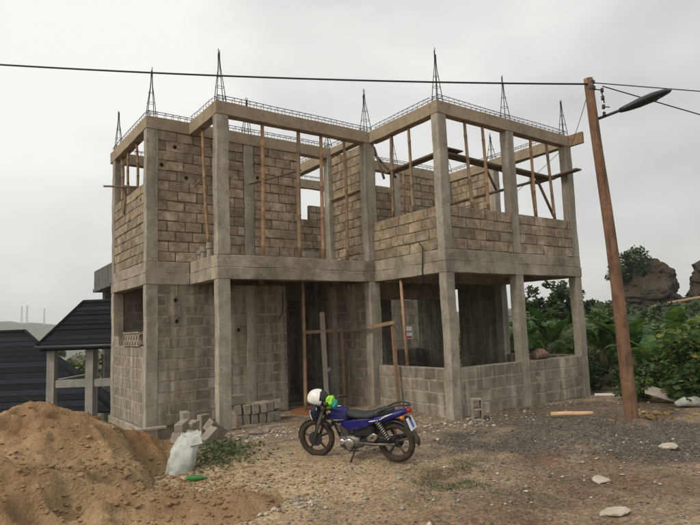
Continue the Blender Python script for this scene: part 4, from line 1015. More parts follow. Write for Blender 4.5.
# tank, seat, panels
tk = MB().loft([sring(.37, .04, .60, .66), sring(.34, .085, .545, .715), sring(.25, .125, .51, .745), sring(.14, .125, .51, .735), sring(.06, .10, .52, .70), sring(.02, .06, .55, .66)]).build('fuel_tank', 'blue', bike, smooth=True)
MB().lathe([(0, 0), (.035, 0), (.035, .012), (0, .014)], (.2, 0, .742), 'z', 14).build('fuel_cap', 'chrome', tk, smooth=True)
MB().obox((.335, .088, .68), (.07, .02, .05), Matrix.Rotation(R(25), 3, 'Y')).build('tank_shroud', 'chrome', tk, bevel=.006)
MB().loft([sring(.07, .07, .63, .70), sring(0, .11, .605, .695), sring(-.15, .125, .59, .675), sring(-.30, .13, .595, .69), sring(-.42, .125, .63, .735), sring(-.58, .105, .66, .755), sring(-.64, .06, .68, .74)]).build('seat', 'seat', bike, smooth=True)
for s in (-1, 1):
    MB().loft([sring(.13, .008, .50, .545, 4, dy=s * .105), sring(.02, .014, .445, .575, 4, dy=s * .115), sring(-.12, .016, .45, .60, 4, dy=s * .12), sring(-.26, .014, .50, .615, 4, dy=s * .122), sring(-.40, .008, .565, .62, 4, dy=s * .122)]).build('side_panel', 'blue', bike, smooth=True)
tl = MB().loft([sring(-.22, .10, .545, .60), sring(-.40, .125, .53, .655), sring(-.60, .11, .58, .70), sring(-.78, .07, .65, .735), sring(-.86, .04, .69, .74)]).build('tail_cowl', 'blue', bike, smooth=True)
for s in (-1, 1):
    st = MB()
    st.tube([(-.27, s * .125, .575), (-.36, s * .128, .585), (-.45, s * .126, .60)], [.006, .011, .008], 6)
    st.tube([(-.47, s * .124, .605), (-.56, s * .118, .655), (-.66, s * .10, .69)], [.008, .011, .006], 6)
    st.build('stripe', 'white_paint', tl, smooth=True)
    MB().tube([(-.45, s * .12, .70), (-.60, s * .125, .77), (-.74, s * .10, .81), (-.86, s * .06, .80), (-.89, 0, .79)], .012, 8).build('grab_rail', 'dark_metal', bike, smooth=True)
MB().loft([sring(-.85, .055, .69, .76), sring(-.89, .05, .70, .75)]).build('tail_lamp', 'red_lens', bike, smooth=True)
pl_ = MB().obox((-.885, 0, .545), (.012, .20, .17), Matrix.Rotation(R(22), 3, 'Y')).build('number_plate', 'white_plate', bike, bevel=.003)
pl_.rotation_euler = (0, 0, 0)
MB().obox((-.895, .0, .54), (.006, .07, .10), Matrix.Rotation(R(22), 3, 'Y')).build('plate_mark', 'blue_plate', pl_)
MB().tube([(-.80, 0, .62), (-.88, 0, .60)], .03, 6).build('plate_bracket', 'black_plastic', bike)
for s in (-1, 1):
    MB().tube([(-.80, s * .05, .66), (-.81, s * .16, .66)], .008, 6).tube([(-.80, s * .15, .66), (-.84, s * .19, .66)], [.022, .026], 10).build('indicator', 'orange_lens', bike, smooth=True)
# front end
MB().loft([sring(.47, .10, .60, .80), sring(.54, .115, .55, .79), sring(.61, .10, .55, .74), sring(.655, .07, .57, .69)]).build('headlight_cowl', 'navy', bike, smooth=True)
MB().tube([(.655, .055, .68), (.64, .075, .62), (.60, .105, .55)], [.006, .010, .005], 6).build('cowl_stripe', 'white_paint', bike, smooth=True)
MB().lathe([(0, .012), (.05, .008), (.062, 0), (.062, -.02), (0, -.02)], (.662, 0, .625), 'x', 16).build('headlamp', 'chrome', bike, smooth=True)
MB().loft([sring(.50, .085, .76, .79), sring(.46, .07, .84, .86), sring(.42, .05, .86, .88)]).build('fly_screen', 'glass', bike, smooth=True)
hb = MB().tube([(.27, .36, .80), (.33, .24, .815), (.38, .10, .80), (.38, -.10, .80), (.33, -.24, .815), (.27, -.36, .80)], .012, 8).build('handlebar', 'dark_metal', bike, smooth=True)
for s in (-1, 1):
    MB().tube([(.25, s * .40, .795), (.31, s * .27, .81)], .018, 10).build('grip', 'rubber', hb, smooth=True)
    MB().tube([(.35, s * .24, .82), (.40, s * .30, .81), (.34, s * .40, .79)], .006, 6).build('brake_lever', 'steel', hb, smooth=True)
MB().tube([(.34, -.22, .815), (.40, -.26, .95), (.46, -.30, 1.13)], .006, 6).build('mirror_stem', 'black_plastic', hb, smooth=True)
MB().lathe([(0, -.012), (.05, -.01), (.058, 0), (.05, .008), (0, .01)], (.47, -.31, 1.18), 'x', 14).build('mirror', 'glass', hb, smooth=True)
MB().tube([(.40, 0, .55), (.36, 0, .80)], .03, 10).build('steering_head', 'dark_metal', bike, smooth=True)
MB().lathe([(0, 0), (.05, 0), (.055, .04), (0, .05)], (.42, .05, .79), 'z', 14).build('speedometer', 'black_plastic', bike, smooth=True)
# frame, engine, drive
MB().tube([(.36, 0, .62), (.27, 0, .42), (.20, 0, .26)], .017, 8).tube([(.36, 0, .66), (.05, 0, .60), (-.25, 0, .58), (-.7, 0, .66)], .017, 8).tube([(-.2, .08, .58), (-.16, .08, .40), (-.12, .08, .26)], .014, 8).tube([(-.2, -.08, .58), (-.16, -.08, .40), (-.12, -.08, .26)], .014, 8).build('frame', 'dark_metal', bike, smooth=True)
en = MB().loft([sring(.20, .06, .20, .34), sring(.13, .09, .16, .36), sring(-.02, .10, .15, .36), sring(-.14, .085, .18, .34), sring(-.18, .05, .22, .30)]).build('engine', 'engine', bike, smooth=True)
cy = MB()
rot = Matrix.Rotation(R(22), 3, 'Y')
for k in range(7): cy.obox(Vector((.10, 0, .36)) + rot @ Vector((0, 0, .022 * k)), (.13 - .004 * k, .15, .010), rot)
cy.obox(Vector((.10, 0, .36)) + rot @ Vector((0, 0, .06)), (.10, .12, .16), rot); cy.build('cylinder_fins', 'engine', en)
MB().lathe([(0, .125), (.05, .125), (.07, .115), (.075, .10), (.075, .08)], (.03, 0, .25), 'y', 18).build('crankcase_cover', 'steel', en, smooth=True)
MB().lathe([(0, .12), (.035, .12), (.045, .10), (.045, .08)], (.14, 0, .27), 'y', 14).build('engine_cover', 'chrome', en, smooth=True)
ex = MB().tube([(.20, -.04, .40), (.26, -.07, .32), (.20, -.12, .19), (-.05, -.14, .17), (-.25, -.15, .19), (-.5, -.17, .25), (-.82, -.18, .33)], [.018, .018, .018, .02, .045, .05, .042], 10).build('exhaust', 'dark_metal', bike, smooth=True)
for s in (-1, 1):
    MB().tube([(-.10, s * .09, .26), (-.38, s * .10, .26), (-.66, s * .10, .275)], [.022, .02, .02], 8).build('swing_arm', 'engine' if s > 0 else 'dark_metal', bike, smooth=True)
    MB().tube([(-.42, s * .12, .60), (-.52, s * .12, .46), (-.60, s * .12, .30)], [.018, .034, .022], 10).build('shock_absorber', 'dark_metal', bike, smooth=True)
    MB().tube([(-.02, s * .08, .19), (-.03, s * .22, .185)], .015, 8).build('foot_peg', 'rubber', bike, smooth=True)
    sp3 = MB(); a0_, a1_ = Vector((-.44, s * .12, .575)), Vector((-.58, s * .12, .35)); ax3 = (a1_ - a0_).normalized(); u3 = Vector((0, 1, 0)); w3 = ax3.cross(u3)
    sp3.tube([a0_.lerp(a1_, q / 72) + (u3 * math.cos(q * .79) + w3 * math.sin(q * .79)) * .038 for q in range(73)], .006, 5); sp3.build('spring', 'steel', bike, smooth=True)
    MB().loft([sring(-.26, .006, .30, .36, dy=s * .115), sring(-.36, .008, .30, .42, dy=s * .125), sring(-.42, .006, .36, .40, dy=s * .125)]).build('peg_bracket', 'steel', bike, smooth=True)
    MB().tube([(.33, s * .085, .60), (.22, s * .122, .575), (.08, s * .11, .585)], [.004, .009, .004], 6).build('tank_stripe', 'steel', tk, smooth=True)
    MB().tube([(-.36, s * .13, .37), (-.36, s * .2, .37)], .012, 8).build('passenger_peg', 'rubber', bike, smooth=True)
MB().loft([sring(-.12, .012, .25, .31, dy=.085), sring(-.4, .014, .29, .36, dy=.085), sring(-.66, .012, .30, .38, dy=.085)]).build('chain_guard', 'black_plastic', bike, smooth=True)
MB().obox(Vector((.10, 0, .36)) + rot @ Vector((0, 0, .165)), (.12, .14, .045), rot).build('cylinder_head', 'steel', en, bevel=.01)
MB().tube([(.06, .05, .47), (-.02, .06, .47), (-.06, .05, .45)], [.028, .034, .03], 10).build('carburettor', 'steel', bike, smooth=True)
MB().tube([(.17, .03, .52), (.2, .07, .60), (.12, .08, .62)], .005, 5).tube([(.61, .10, .30), (.50, .13, .55), (.42, .10, .78)], .005, 5).tube([(.05, .11, .30), (.15, .13, .45), (.33, .10, .66)], .005, 5).build('wiring', 'black_plastic', bike, smooth=True)
MB().lathe([(0, .02), (.035, .015), (.04, 0), (0, -.01)], (.30, .06, .50), 'x', 12).build('horn', 'dark_metal', bike, smooth=True)
MB().tube([(.20, .05, .20), (.05, .09, .145), (-.1, .09, .15)], .012, 6).build('engine_guard', 'dark_metal', bike, smooth=True)
MB().obox((.02, .0, .50), (.20, .13, .12)).build('frame_cover', 'black_plastic', bike, bevel=.03)
MB().obox((-.19, .0, .44), (.34, .20, .20)).build('air_box', 'black_plastic', bike, bevel=.03)
MB().loft([sring(-.30, .05, .40, .56), sring(-.48, .06, .46, .60), sring(-.62, .05, .52, .62)]).build('inner_fender', 'black_plastic', bike, smooth=True)
MB().tube([(-.06, .07, .20), (-.035, .14, .11), (-.01, .20, .012)], [.014, .012, .012], 8).tube([(-.035, .2, .008), (.02, .2, .008)], .012, 6).build('side_stand', 'dark_metal', bike, smooth=True)
MB().tube([(.12, .10, .19), (.2, .13, .20), (.22, .17, .22)], .008, 6).build('gear_lever', 'steel', bike, smooth=True)
cb = MB().tube([(.36, .12, .80), (.46, .12, .84), (.5, .08, .70), (.40, .05, .60)], .005, 5).tube([(.36, -.1, .8), (.48, -.06, .86), (.54, .0, .72)], .005, 5).build('control_cables', 'black_plastic', bike, smooth=True)
bpy.context.view_layer.update()
BM = bike.matrix_world
# helmet hung on the handlebar
def helmet():
    e_ = empty('helmet'); e_.location = BM @ Vector((.43, .20, .84)); e_.rotation_euler = (R(4), R(14), math.atan2(.8846, -.4664) + R(196))
    shell = MB(); rings = []
    n = 24
    for k in range(13):
        ph = -.55 + (math.pi / 2 + .55) * k / 12; z = .135 * math.sin(ph) + .06; rr = math.cos(ph)
        rings.append([(.155 * rr * math.cos(2 * math.pi * q / n) * (1.02), .128 * rr * math.sin(2 * math.pi * q / n), z + .012 * math.cos(2 * math.pi * q / n) * (ph < 0)) for q in range(n)])
    vs = [p for r in rings for p in r]
    back, front = [], []
    for k in range(12):
        for q in range(n):
            f = (k * n + q, k * n + (q + 1) % n, (k + 1) * n + (q + 1) % n, (k + 1) * n + q)
            cxm = sum(vs[i_][0] for i_ in f) / 4 + .22 * (sum(vs[i_][2] for i_ in f) / 4 - .05)
            (front if cxm > .06 else back).append(f)
    MB().add(vs, back).build('shell', 'white_paint', e_, smooth=True)
    MB().add([(x * 1.012, y * 1.012, z * 1.01) for x, y, z in vs], front).build('visor', 'black_plastic', e_, smooth=True)
    MB().tube([(.15 * math.cos(a) , .125 * math.sin(a), -.012) for a in [2 * math.pi * q / 20 for q in range(21)]], .012, 6).build('rim_trim', 'black_plastic', e_, smooth=True)
    MB().tube([(.02, .12, 0), (.03, .07, -.09), (.03, -.07, -.09), (.02, -.12, 0)], .008, 5).build('chin_strap', 'black_plastic', e_, smooth=True)
    tag(e_, 'white and black helmet hung over the motorcycle handlebar', 'helmet')
helmet()
def cap():
    e_ = empty('cloth_bundle'); e_.location = BM @ Vector((.22, .22, .82)); e_.rotation_euler = (R(10), R(-20), math.atan2(.8846, -.4664))
    def blob(cx, cz, rx, rz_, sd):
        bm = bmesh.new(); bmesh.ops.create_icosphere(bm, subdivisions=3, radius=1); P_ = np.array([v.co for v in bm.verts])
        f_ = fbm(P_[:, 0] * 1.7 + sd * 3, P_[:, 1] * 1.7 + P_[:, 2], 3); g_ = np.abs(fbm(P_[:, 0] * 2.2 + P_[:, 2] * 1.3, P_[:, 1] * 2.2 + sd, 2))
        for v, a, b in zip(bm.verts, f_, g_): v.co = Vector((cx + v.co.x * rx * (1 + .7 * a - .8 * b), v.co.y * .07 * (1 + .6 * a - .6 * b), cz + v.co.z * rz_ * (1 + .7 * a - .7 * b)))
        mb = MB(); mb.add([tuple(v.co) for v in bm.verts], [tuple(v.index for v in f.verts) for f in bm.faces]); bm.free(); return mb
    blob(.01, .045, .075, .085, 1).build('green_fold', 'neon', e_, smooth=True)
    blob(-.06, .03, .05, .075, 2).build('teal_fold', 'teal', e_, smooth=True)
    blob(.05, .0, .05, .04, 4).build('dark_fold', 'black_plastic', e_, smooth=True)
    tag(e_, 'neon green and teal cloth bundle tucked behind the helmet', 'cloth')
cap()

# ------------------------------------------------------------------ utility pole, lamp and cables
pb, pt = Vector((6.60, -6.22, -.3)), Vector((5.73, -6.46, 6.02))
up_ = empty('utility_pole', (6.60, -6.22, 0))
def PL(t): return pb.lerp(pt, t) - Vector((6.60, -6.22, 0))
pts = []; rad = []
for k in range(25):
    t = k / 24; pts.append(PL(t) + Vector((.02 * math.sin(t * 5), .015 * math.sin(t * 7 + 1), 0))); rad.append(.122 - .048 * t + rng.uniform(-.002, .002))
MB().tube(pts, rad, 18).build('pole', 'pole', up_, smooth=True)
mtop = PL(.985)
MB().lathe([(.078, -.12), (.082, -.12), (.082, -.06), (.078, -.06)], mtop, 'z', 16).lathe([(.077, .0), (.08, .0), (.08, .04), (.077, .04)], mtop, 'z', 16).build('steel_band', 'dark_metal', up_)
br_ = MB().tube([mtop + Vector((.06, -.04, -.1)), mtop + Vector((.16, -.1, -.12)), mtop + Vector((.19, -.12, -.35))], .012, 6).build('bracket', 'dark_metal', up_)
for dz in (-.12, -.26, -.42, -.55):
    MB().lathe([(0, -.04), (.02, -.04), (.032, -.02), (.02, 0), (.032, .02), (.016, .04), (0, .04)], mtop + Vector((.17, -.11, dz)), 'z', 10).build('insulator', 'black_plastic', up_, smooth=True)
MB().tube([mtop + Vector((.17, -.11, -.42)), mtop + Vector((.26, -.17, -.43))], .01, 6).build('clamp', 'dark_metal', up_)
nm = 18; mm_ = []
rg = []
for (r0, h0) in ((.34, -.05), (.27, .02), (.20, .06), (.12, .10)):
    rg.append([PL(.045) + Vector((r0 * (1 + .3 * math.sin(3 * q + r0 * 9)) * math.cos(q * .349), r0 * (1 + .25 * math.sin(2 * q + 1)) * math.sin(q * .349), h0 + .03 * math.sin(q * 2.1 + r0 * 20))) for q in range(18)])
MB().loft(rg).build('soil_collar', 'earth_dark', up_)
tag(up_, 'leaning reddish brown wooden utility pole in front of the right bay', 'utility pole')
lampe = empty('street_lamp', PL(.885) + Vector((6.60, -6.22, 0)))
hd = Vector((.70, -.72, .305)).normalized(); 
MB().tube([hd * .06, hd * .35, hd * .55], [.026, .026, .024], 10).build('arm', 'dark_metal', lampe, smooth=True)
sd = hd.cross(Vector((0, 0, 1))).normalized(); upv = sd.cross(hd)
rings = []
for (t, w, h0, h1) in ((.42, .035, .03, .03), (.50, .05, .04, .04), (.58, .075, .045, .045), (.75, .12, .05, .06), (.95, .135, .045, .065), (1.12, .115, .03, .055), (1.24, .06, .015, .03), (1.27, .02, .0, .015)):
    rings.append([hd * t * 1.05 + sd * (1.35 * w * math.cos(q * math.pi / 8)) + upv * (1.35 * (h1 if math.sin(q * math.pi / 8) > 0 else h0) * math.sin(q * math.pi / 8)) for q in range(16)])
hs = MB().loft(rings).build('lamp_housing', 'black_plastic', lampe, smooth=True)
MB().obox(hd * .95 - upv * .045, (.30, .17, .02), Matrix((hd, sd, upv)).transposed()).build('lens', 'glass', hs, bevel=.004)
tag(lampe, 'black street lamp on a short arm near the top of the utility pole', 'street lamp')
def cable(pts, r, lab, sag=0.0, n=60, name='overhead_cable'):
    P = [Vector(q) for q in pts]; out = []
    for k in range(len(P) - 1):
        for i_ in range(n + (k == len(P) - 2)):
            t = i_ / n; q = P[k].lerp(P[k + 1], t); q.z -= sag * 4 * t * (1 - t); out.append(q)
    return tag(MB().tube(out, r, 6).build(name, 'black_plastic', None, smooth=True), lab, 'cable')
TP = Vector((5.74, -6.46, 5.90))
UPPER_END, LOWER_END = TP + (Vector((9.15, -7.86, 5.89)) - TP) * 4, TP + (Vector((8.48, -8.0, 5.04)) - TP) * 1.6
cable([TP + Vector((-.08, 0, 0)), (-16.0, 9.0, 9.0)], .017, 'thick black overhead cable spanning the sky before the house', .5)
cable([TP + Vector((.10, -.03, .05)), UPPER_END], .010, 'upper black cable running on from the pole top', .0)
cable([TP + Vector((.19, -.11, -.02)), LOWER_END], .011, 'lower black cable dropping away from the pole insulators', .0)
cable([TP + Vector((-.06, 0, -.1)), (9.30, -3.77, 6.12)], .006, 'thin wire from the pole top to the end of the roof beam', .03, name='service_wire')
cable([(9.28, -3.55, 6.12), (7.2, -3.3, 4.6)], .006, 'thin wire slanting down behind the end bay props', .02, name='service_wire')

# ------------------------------------------------------------------ neighbouring buildings on the left, in the valley
EX = R(-35.9)
pav = empty('roofed_pavilion', (0, 0, 0), EX)
def course_roof(parent, E0, E1, R0, R1, rows, m='rooftile'):
    """one roof face as overlapping courses from the eave (E0-E1) up to the ridge (R0-R1)"""
    E0, E1, R0, R1 = map(Vector, (E0, E1, R0, R1)); nrm = (E1 - E0).cross(R0 - E0).normalized()
    if nrm.z < 0: nrm = -nrm
    for k in range(rows):
        t0, t1 = k / rows, (k + 1) / rows + .02
        A, B_ = E0.lerp(R0, t0), E1.lerp(R1, t0); C_, D_ = E0.lerp(R0, min(t1, 1)), E1.lerp(R1, min(t1, 1))
        up1, up0 = nrm * (.035 + rng.uniform(-.01, .01)), nrm * .008
        A, B_ = A + Vector((0, 0, rng.uniform(-.012, .012))), B_ + Vector((0, 0, rng.uniform(-.012, .012)))
        MB().add([A + up1, B_ + up1, D_ + up0, C_ + up0, A, B_, D_ - nrm * .012, C_ - nrm * .012], [(0, 1, 2, 3), (4, 7, 6, 5), (0, 4, 5, 1), (1, 5, 6, 2), (2, 6, 7, 3), (3, 7, 4, 0)]).build('roof_course', m, parent)
ez, rz_ = 1.63, 2.90
rfp = MB().add([(-4.70, 4.68, ez - .03), (-.9, 4.68, ez - .03), (-.9, 8.1, ez - .03), (-4.70, 8.1, ez - .03), (-4.22, 6.3, rz_ - .03), (-1.4, 6.3, rz_ - .03)], [(0, 1, 5, 4), (1, 2, 5), (2, 3, 4, 5), (3, 0, 4), (3, 2, 1, 0)]).build('roof', 'rooftile', pav)
course_roof(rfp, (-4.72, 4.66, ez), (-.9, 4.66, ez), (-4.20, 6.3, rz_), (-1.4, 6.3, rz_), 9)
course_roof(rfp, (-4.72, 8.1, ez), (-4.72, 4.66, ez), (-4.22, 6.32, rz_), (-4.22, 6.28, rz_), 9)
MB().box(-4.66, -.9, 4.70, 4.74, ez - .14, ez - .02).build('fascia', 'rooftile', pav)
MB().tube([(-4.72, 4.66, ez + .03), (-4.21, 6.3, rz_ + .04)], .05, 8).tube([(-4.21, 6.3, rz_ + .04), (-1.4, 6.3, rz_ + .04)], .055, 8).build('ridge_cap', 'rooftile', rfp, smooth=True)
MB().tube([(-4.76, 4.62, ez - .03), (-.9, 4.62, ez - .05)], .05, 8).build('gutter', 'dark_metal', pav, smooth=True)
for (xx, yy) in ((-4.46, 5.0), (-3.36, 5.0), (-2.2, 5.0), (-4.46, 7.6), (-3.36, 7.6), (-2.2, 7.6)):
    MB().box(xx - .11, xx + .11, yy - .11, yy + .11, -4.5, ez - .03).build('column', 'greyrender', pav, bevel=.008)
for (za, zc) in ((.44, .66),):
    MB().box(-4.34, -.9, 4.93, 5.08, za, zc).build('railing_beam', 'greyrender', pav, bevel=.008)
    MB().box(-4.55, -4.36, 5.12, 7.48, za, zc).build('railing_beam', 'greyrender', pav, bevel=.008)
MB().box(-4.55, -.9, 4.9, 7.7, -1.5, -1.25).build('floor_slab', 'greyrender', pav)
tag(pav, 'open concrete pavilion with black hipped roof beside the house', 'pavilion')
nh = empty('black_roofed_house', (0, 0, 0), EX)
MB().box(-15.2, -8.6, 10.8, 17.0, -6, -.95).build('wall', 'greyrender', nh)
ez, rz_ = -.97, 2.15
r2f = MB().add([(-16, 10.3, ez - .03), (-4.9, 10.3, ez - .03), (-8.1, 17.4, ez - .03), (-16, 17.4, ez - .03), (-13, 13.8, rz_ - .03), (-10.3, 13.8, rz_ - .03)], [(0, 1, 5, 4), (1, 2, 5), (2, 3, 4, 5), (3, 0, 4), (3, 2, 1, 0)]).build('roof', 'rooftile', nh)
course_roof(r2f, (-16, 10.28, ez), (-4.88, 10.28, ez), (-13, 13.8, rz_), (-10.3, 13.8, rz_), 15)
course_roof(r2f, (-4.88, 10.28, ez), (-8.1, 17.4, ez), (-10.3, 13.78, rz_), (-10.3, 13.82, rz_), 15)
MB().tube([(-4.88, 10.28, ez + .04), (-10.3, 13.8, rz_ + .05)], .07, 8).tube([(-10.3, 13.8, rz_ + .05), (-13, 13.8, rz_ + .05)], .07, 8).build('ridge_cap', 'rooftile', r2f, smooth=True)
tag(nh, 'house with a broad black stepped metal roof down the slope', 'house')
nb = empty('concrete_building', (0, 0, 0), EX)
def prism(pts, z0, z1, name, m, par):
    k = len(pts); MB().add([(x, y, z0) for x, y in pts] + [(x, y, z1) for x, y in pts], [tuple(range(k - 1, -1, -1)), tuple(range(k, 2 * k))] + [(q, (q + 1) % k, k + (q + 1) % k, k + q) for q in range(k)]).build(name, m, par, bevel=.01)
prism([(-11.25, 22.6), (-8.6, 18.7), (-8.35, 18.85), (-11.0, 22.75)], 4.65, 5.72, 'parapet', 'stained', nb)
prism([(-11.35, 22.62), (-8.62, 18.55), (-5.0, 21), (-7.7, 25)], 4.45, 4.64, 'balcony_slab', 'stained', nb)
prism([(-11.25, 22.55), (-11.0, 22.75), (-7.6, 25.0), (-7.85, 24.7)], 4.66, 5.71, 'parapet', 'stained', nb)
prism([(-10.75, 22.6), (-10.35, 22.0), (-10.0, 22.25), (-10.4, 22.85)], -6, 4.44, 'column', 'stained', nb)
prism([(-10.0, 22.4), (-8.0, 19.7), (-4.5, 22), (-6.5, 25)], -6, 4.43, 'wall', 'stained', nb)
tag(nb, 'grey concrete building with an overhanging balcony parapet behind the house', 'building')
wh = empty('pale_house', (5.0, 30.5, -4.6), R(-20))
MB().box(-2.2, 2.2, 0, 3, 0, 4.3).build('wall', 'flatstone', wh)
MB().add([(-2.5, -.4, 4.25), (2.5, -.4, 4.25), (2.5, 3.4, 4.25), (-2.5, 3.4, 4.25), (-1.2, 1.5, 5.2), (1.2, 1.5, 5.2)], [(0, 1, 5, 4), (1, 2, 5), (2, 3, 4, 5), (3, 0, 4), (3, 2, 1, 0)]).build('roof', 'bark', wh)
MB().box(-.5, .5, -.03, .02, 1.8, 3.2).build('window', 'glass', wh)
tag(wh, 'pale small house glimpsed behind the pavilion columns', 'house')

# boundary wall and notices seen through the rear window
bw = empty('boundary_wall', (10.4, 4.2, 0))
for k in range(12):
    for q in range(7):
        xx = -2.2 + q * .62 + (.3 if k % 2 else 0); MB().box(xx, xx + .60, 0, .15, -.2 + k * .30, -.2 + k * .30 + .285).build('panel_block', 'block_grey', bw)
MB().box(-2.15, 2.4, .02, .13, -.3, 3.4).build('mortar_body', 'mortar_light', bw)
tag(bw, 'grey block boundary wall seen through the rear ground floor window', 'wall')
def notice(x, z, w, h, parts, lab):
    o = MB().box(-w / 2, w / 2, -.012, 0, -h / 2, h / 2).build('notice', 'paper', None); o.location = (x, 4.19, z)
    for (z0, z1) in parts: MB().box(-w / 2 + .02, w / 2 - .02, -.016, -.0125, z0, z1).build('printed_band', 'redpaper', o)
    tag(o, lab, 'notice')
notice(10.68, 2.84, .27, .18, (), 'plain white notice on the wall seen through the rear window')
notice(10.65, 1.56, .34, .46, ((.02, .06), (-.2, -.12)), 'white notice with red bands on the wall seen through the rear window')

# ------------------------------------------------------------------ vegetation on the right and behind
def banana_leaf_mesh(Ln, wd, droop, seed):
    r2 = random.Random(seed); n = 26; rows = []; pos = Vector((0, 0, 0)); roll = r2.uniform(-.5, .5)
    for k in range(n + 1):
        t = k / n; ang = R(80) - droop * t ** 1.8
        if k: pos = pos + Vector((math.cos(ang), .10 * roll * t, math.sin(ang))) * (Ln / n)
        w = wd * .5 * (math.sin(math.pi * min(1, max(0, (t - .12) / .9))) ** .5 if t > .12 else .03)
        up = Vector((-math.sin(ang), 0, math.cos(ang))); rows.append((pos.copy(), w, up, Vector((math.cos(ang), 0, math.sin(ang)))))
    vs, fs = [], []
    for side in (-1, 1):
        k = 0
        while k < n:
            m_ = min(n, k + r2.choice((1, 1, 2, 3, 5)))          # strips of blade between tears
            dz = r2.uniform(-.10, .22); back = r2.uniform(.0, .07)
            o = len(vs)
            for j in range(k, m_ + 1):
                p_, w, up, fw2 = rows[j]
                for q, (a, lift) in enumerate(((0, 0), (.5, .16), (1, .05))):
                    vs.append(p_ + Vector((0, side * w * a, 0)) + up * (w * (lift + dz * a * a)) + fw2 * (back * a + (.02 if j == m_ else 0) * -a))
            c = m_ - k
            fs += [(o + i_ * 3 + q, o + i_ * 3 + q + 1, o + i_ * 3 + q + 4, o + i_ * 3 + q + 3) for i_ in range(c) for q in range(2)]
            k = m_
    me = bpy.data.meshes.new('leaf'); me.from_pydata(vs, [], fs); me.polygons.foreach_set('use_smooth', [True] * len(fs)); me.materials.append(M['banana'])
    mb = MB().tube([r[0] - r[2] * .006 for r in rows[::3]], [.022 * (1 - .85 * i_ / 8) for i_ in range(len(rows[::3]))], 5)
    bm = bmesh.new(); bm.from_mesh(me)
    vv = [bm.verts.new(v) for v in mb.v]
    for f in mb.f:
        ff_ = bm.faces.new([vv[i_] for i_ in f]); ff_.material_index = 1
    bm.to_mesh(me); bm.free(); me.materials.append(M['midrib'])
    return me
BL = [banana_leaf_mesh(rng.uniform(1.7, 2.4), rng.uniform(.45, .62), R(rng.uniform(20, 120)), 60 + i) for i in range(10)]
def banana(x, y, h, nl, s, lab):
    z0 = gz(x, y); e_ = empty('banana_plant', (x, y, z0))
    MB().tube([(0, 0, -.1), (.03, 0, h * .5), (.0, .03, h)], [.14 * s, .11 * s, .07 * s], 10).build('pseudostem', 'banana_stem', e_, smooth=True)
    a0 = rng.uniform(0, 6)
    for k in range(nl):
        o = bpy.data.objects.new('leaf', rng.choice(BL)); COL.objects.link(o); o.parent = e_
        o.location = (0, 0, h - .12 * s * (nl - k) / nl); o.rotation_euler = (rng.uniform(-.2, .2), rng.uniform(-.05, .55) if k < nl - 2 else rng.uniform(-.1, .12), a0 + k * 2.4)
        o.scale = (s * .82, s * .82, s * .82 * rng.uniform(.85, 1.1))
    tag(e_, lab, 'banana plant', 'banana plants behind the right bay')
for (x, y, h, nl, s, lab) in ((12.2, .9, .55, 9, .85, 'banana plant with upright leaves right behind the bundle on the low wall'), (13.3, .0, .7, 9, .95, 'tall banana plant seen beside the inner edge of the end column'), (11.6, -.9, .3, 8, .7, 'small banana plant just outside the right side low wall'),
                              (12.6, -2.2, .6, 9, .9, 'banana plant beside the outer edge of the end column'), (12.2, -3.3, .55, 9, .9, 'banana plant with a pale upright leaf left of the utility pole'), (10.9, -4.5, .35, 8, .85, 'banana plant with broad drooping leaves right behind the utility pole'), (14.6, 1.9, .8, 8, 1.0, 'banana plant deep behind the right bay below the sparse tree'), (12.3, -5.0, .5, 8, .9, 'banana plant crowded among the shrubs past the utility pole'),
                              (13.6, -1.2, .6, 8, .9, 'banana plant behind the end column in the second row'), (13.0, -4.0, .6, 8, .95, 'banana plant rising behind the low dark shrub by the pole')):
    banana(x, y, h, nl, s, lab)
def shrub(name, x, y, h, w, nleaf, size, m, lab, cat='shrub', seed=0, group=None, z0=None, stems=5):
    r2 = np.random.default_rng(seed + 500); z0 = gz(x, y) if z0 is None else z0
    e_ = empty(name, (x, y, z0)); cs = []; sp2 = []; st = MB()
    for k in range(9 + stems):
        an, rr = r2.uniform(0, 6.28), w * .5 * r2.random() ** .5
        c = np.array([rr * math.cos(an), rr * math.sin(an), h * r2.uniform(.2, .92) * (1 - .35 * (rr / (w * .5)) ** 2)]); cs.append(c); sp2.append(r2.uniform(.16, .30) * min(w, h * 1.2))
        if k < stems: st.tube([(0, 0, -.05), (c[0] * .4, c[1] * .4, c[2] * .6), tuple(c)], [.02 + .012 * h, .015, .008], 5)
    st.build('stem', 'bark', e_, smooth=True)
    P_ = clumps(nleaf, cs, sp2, seed); P_ = P_[P_[:, 2] > .02]
    V, F = leafcloud(P_, np.full(len(P_), size), seed + 1); npmesh('foliage', V, F, m, e_)
    tag(e_, lab, cat, group)
SHG = 'shrubs at the edge of the plot'
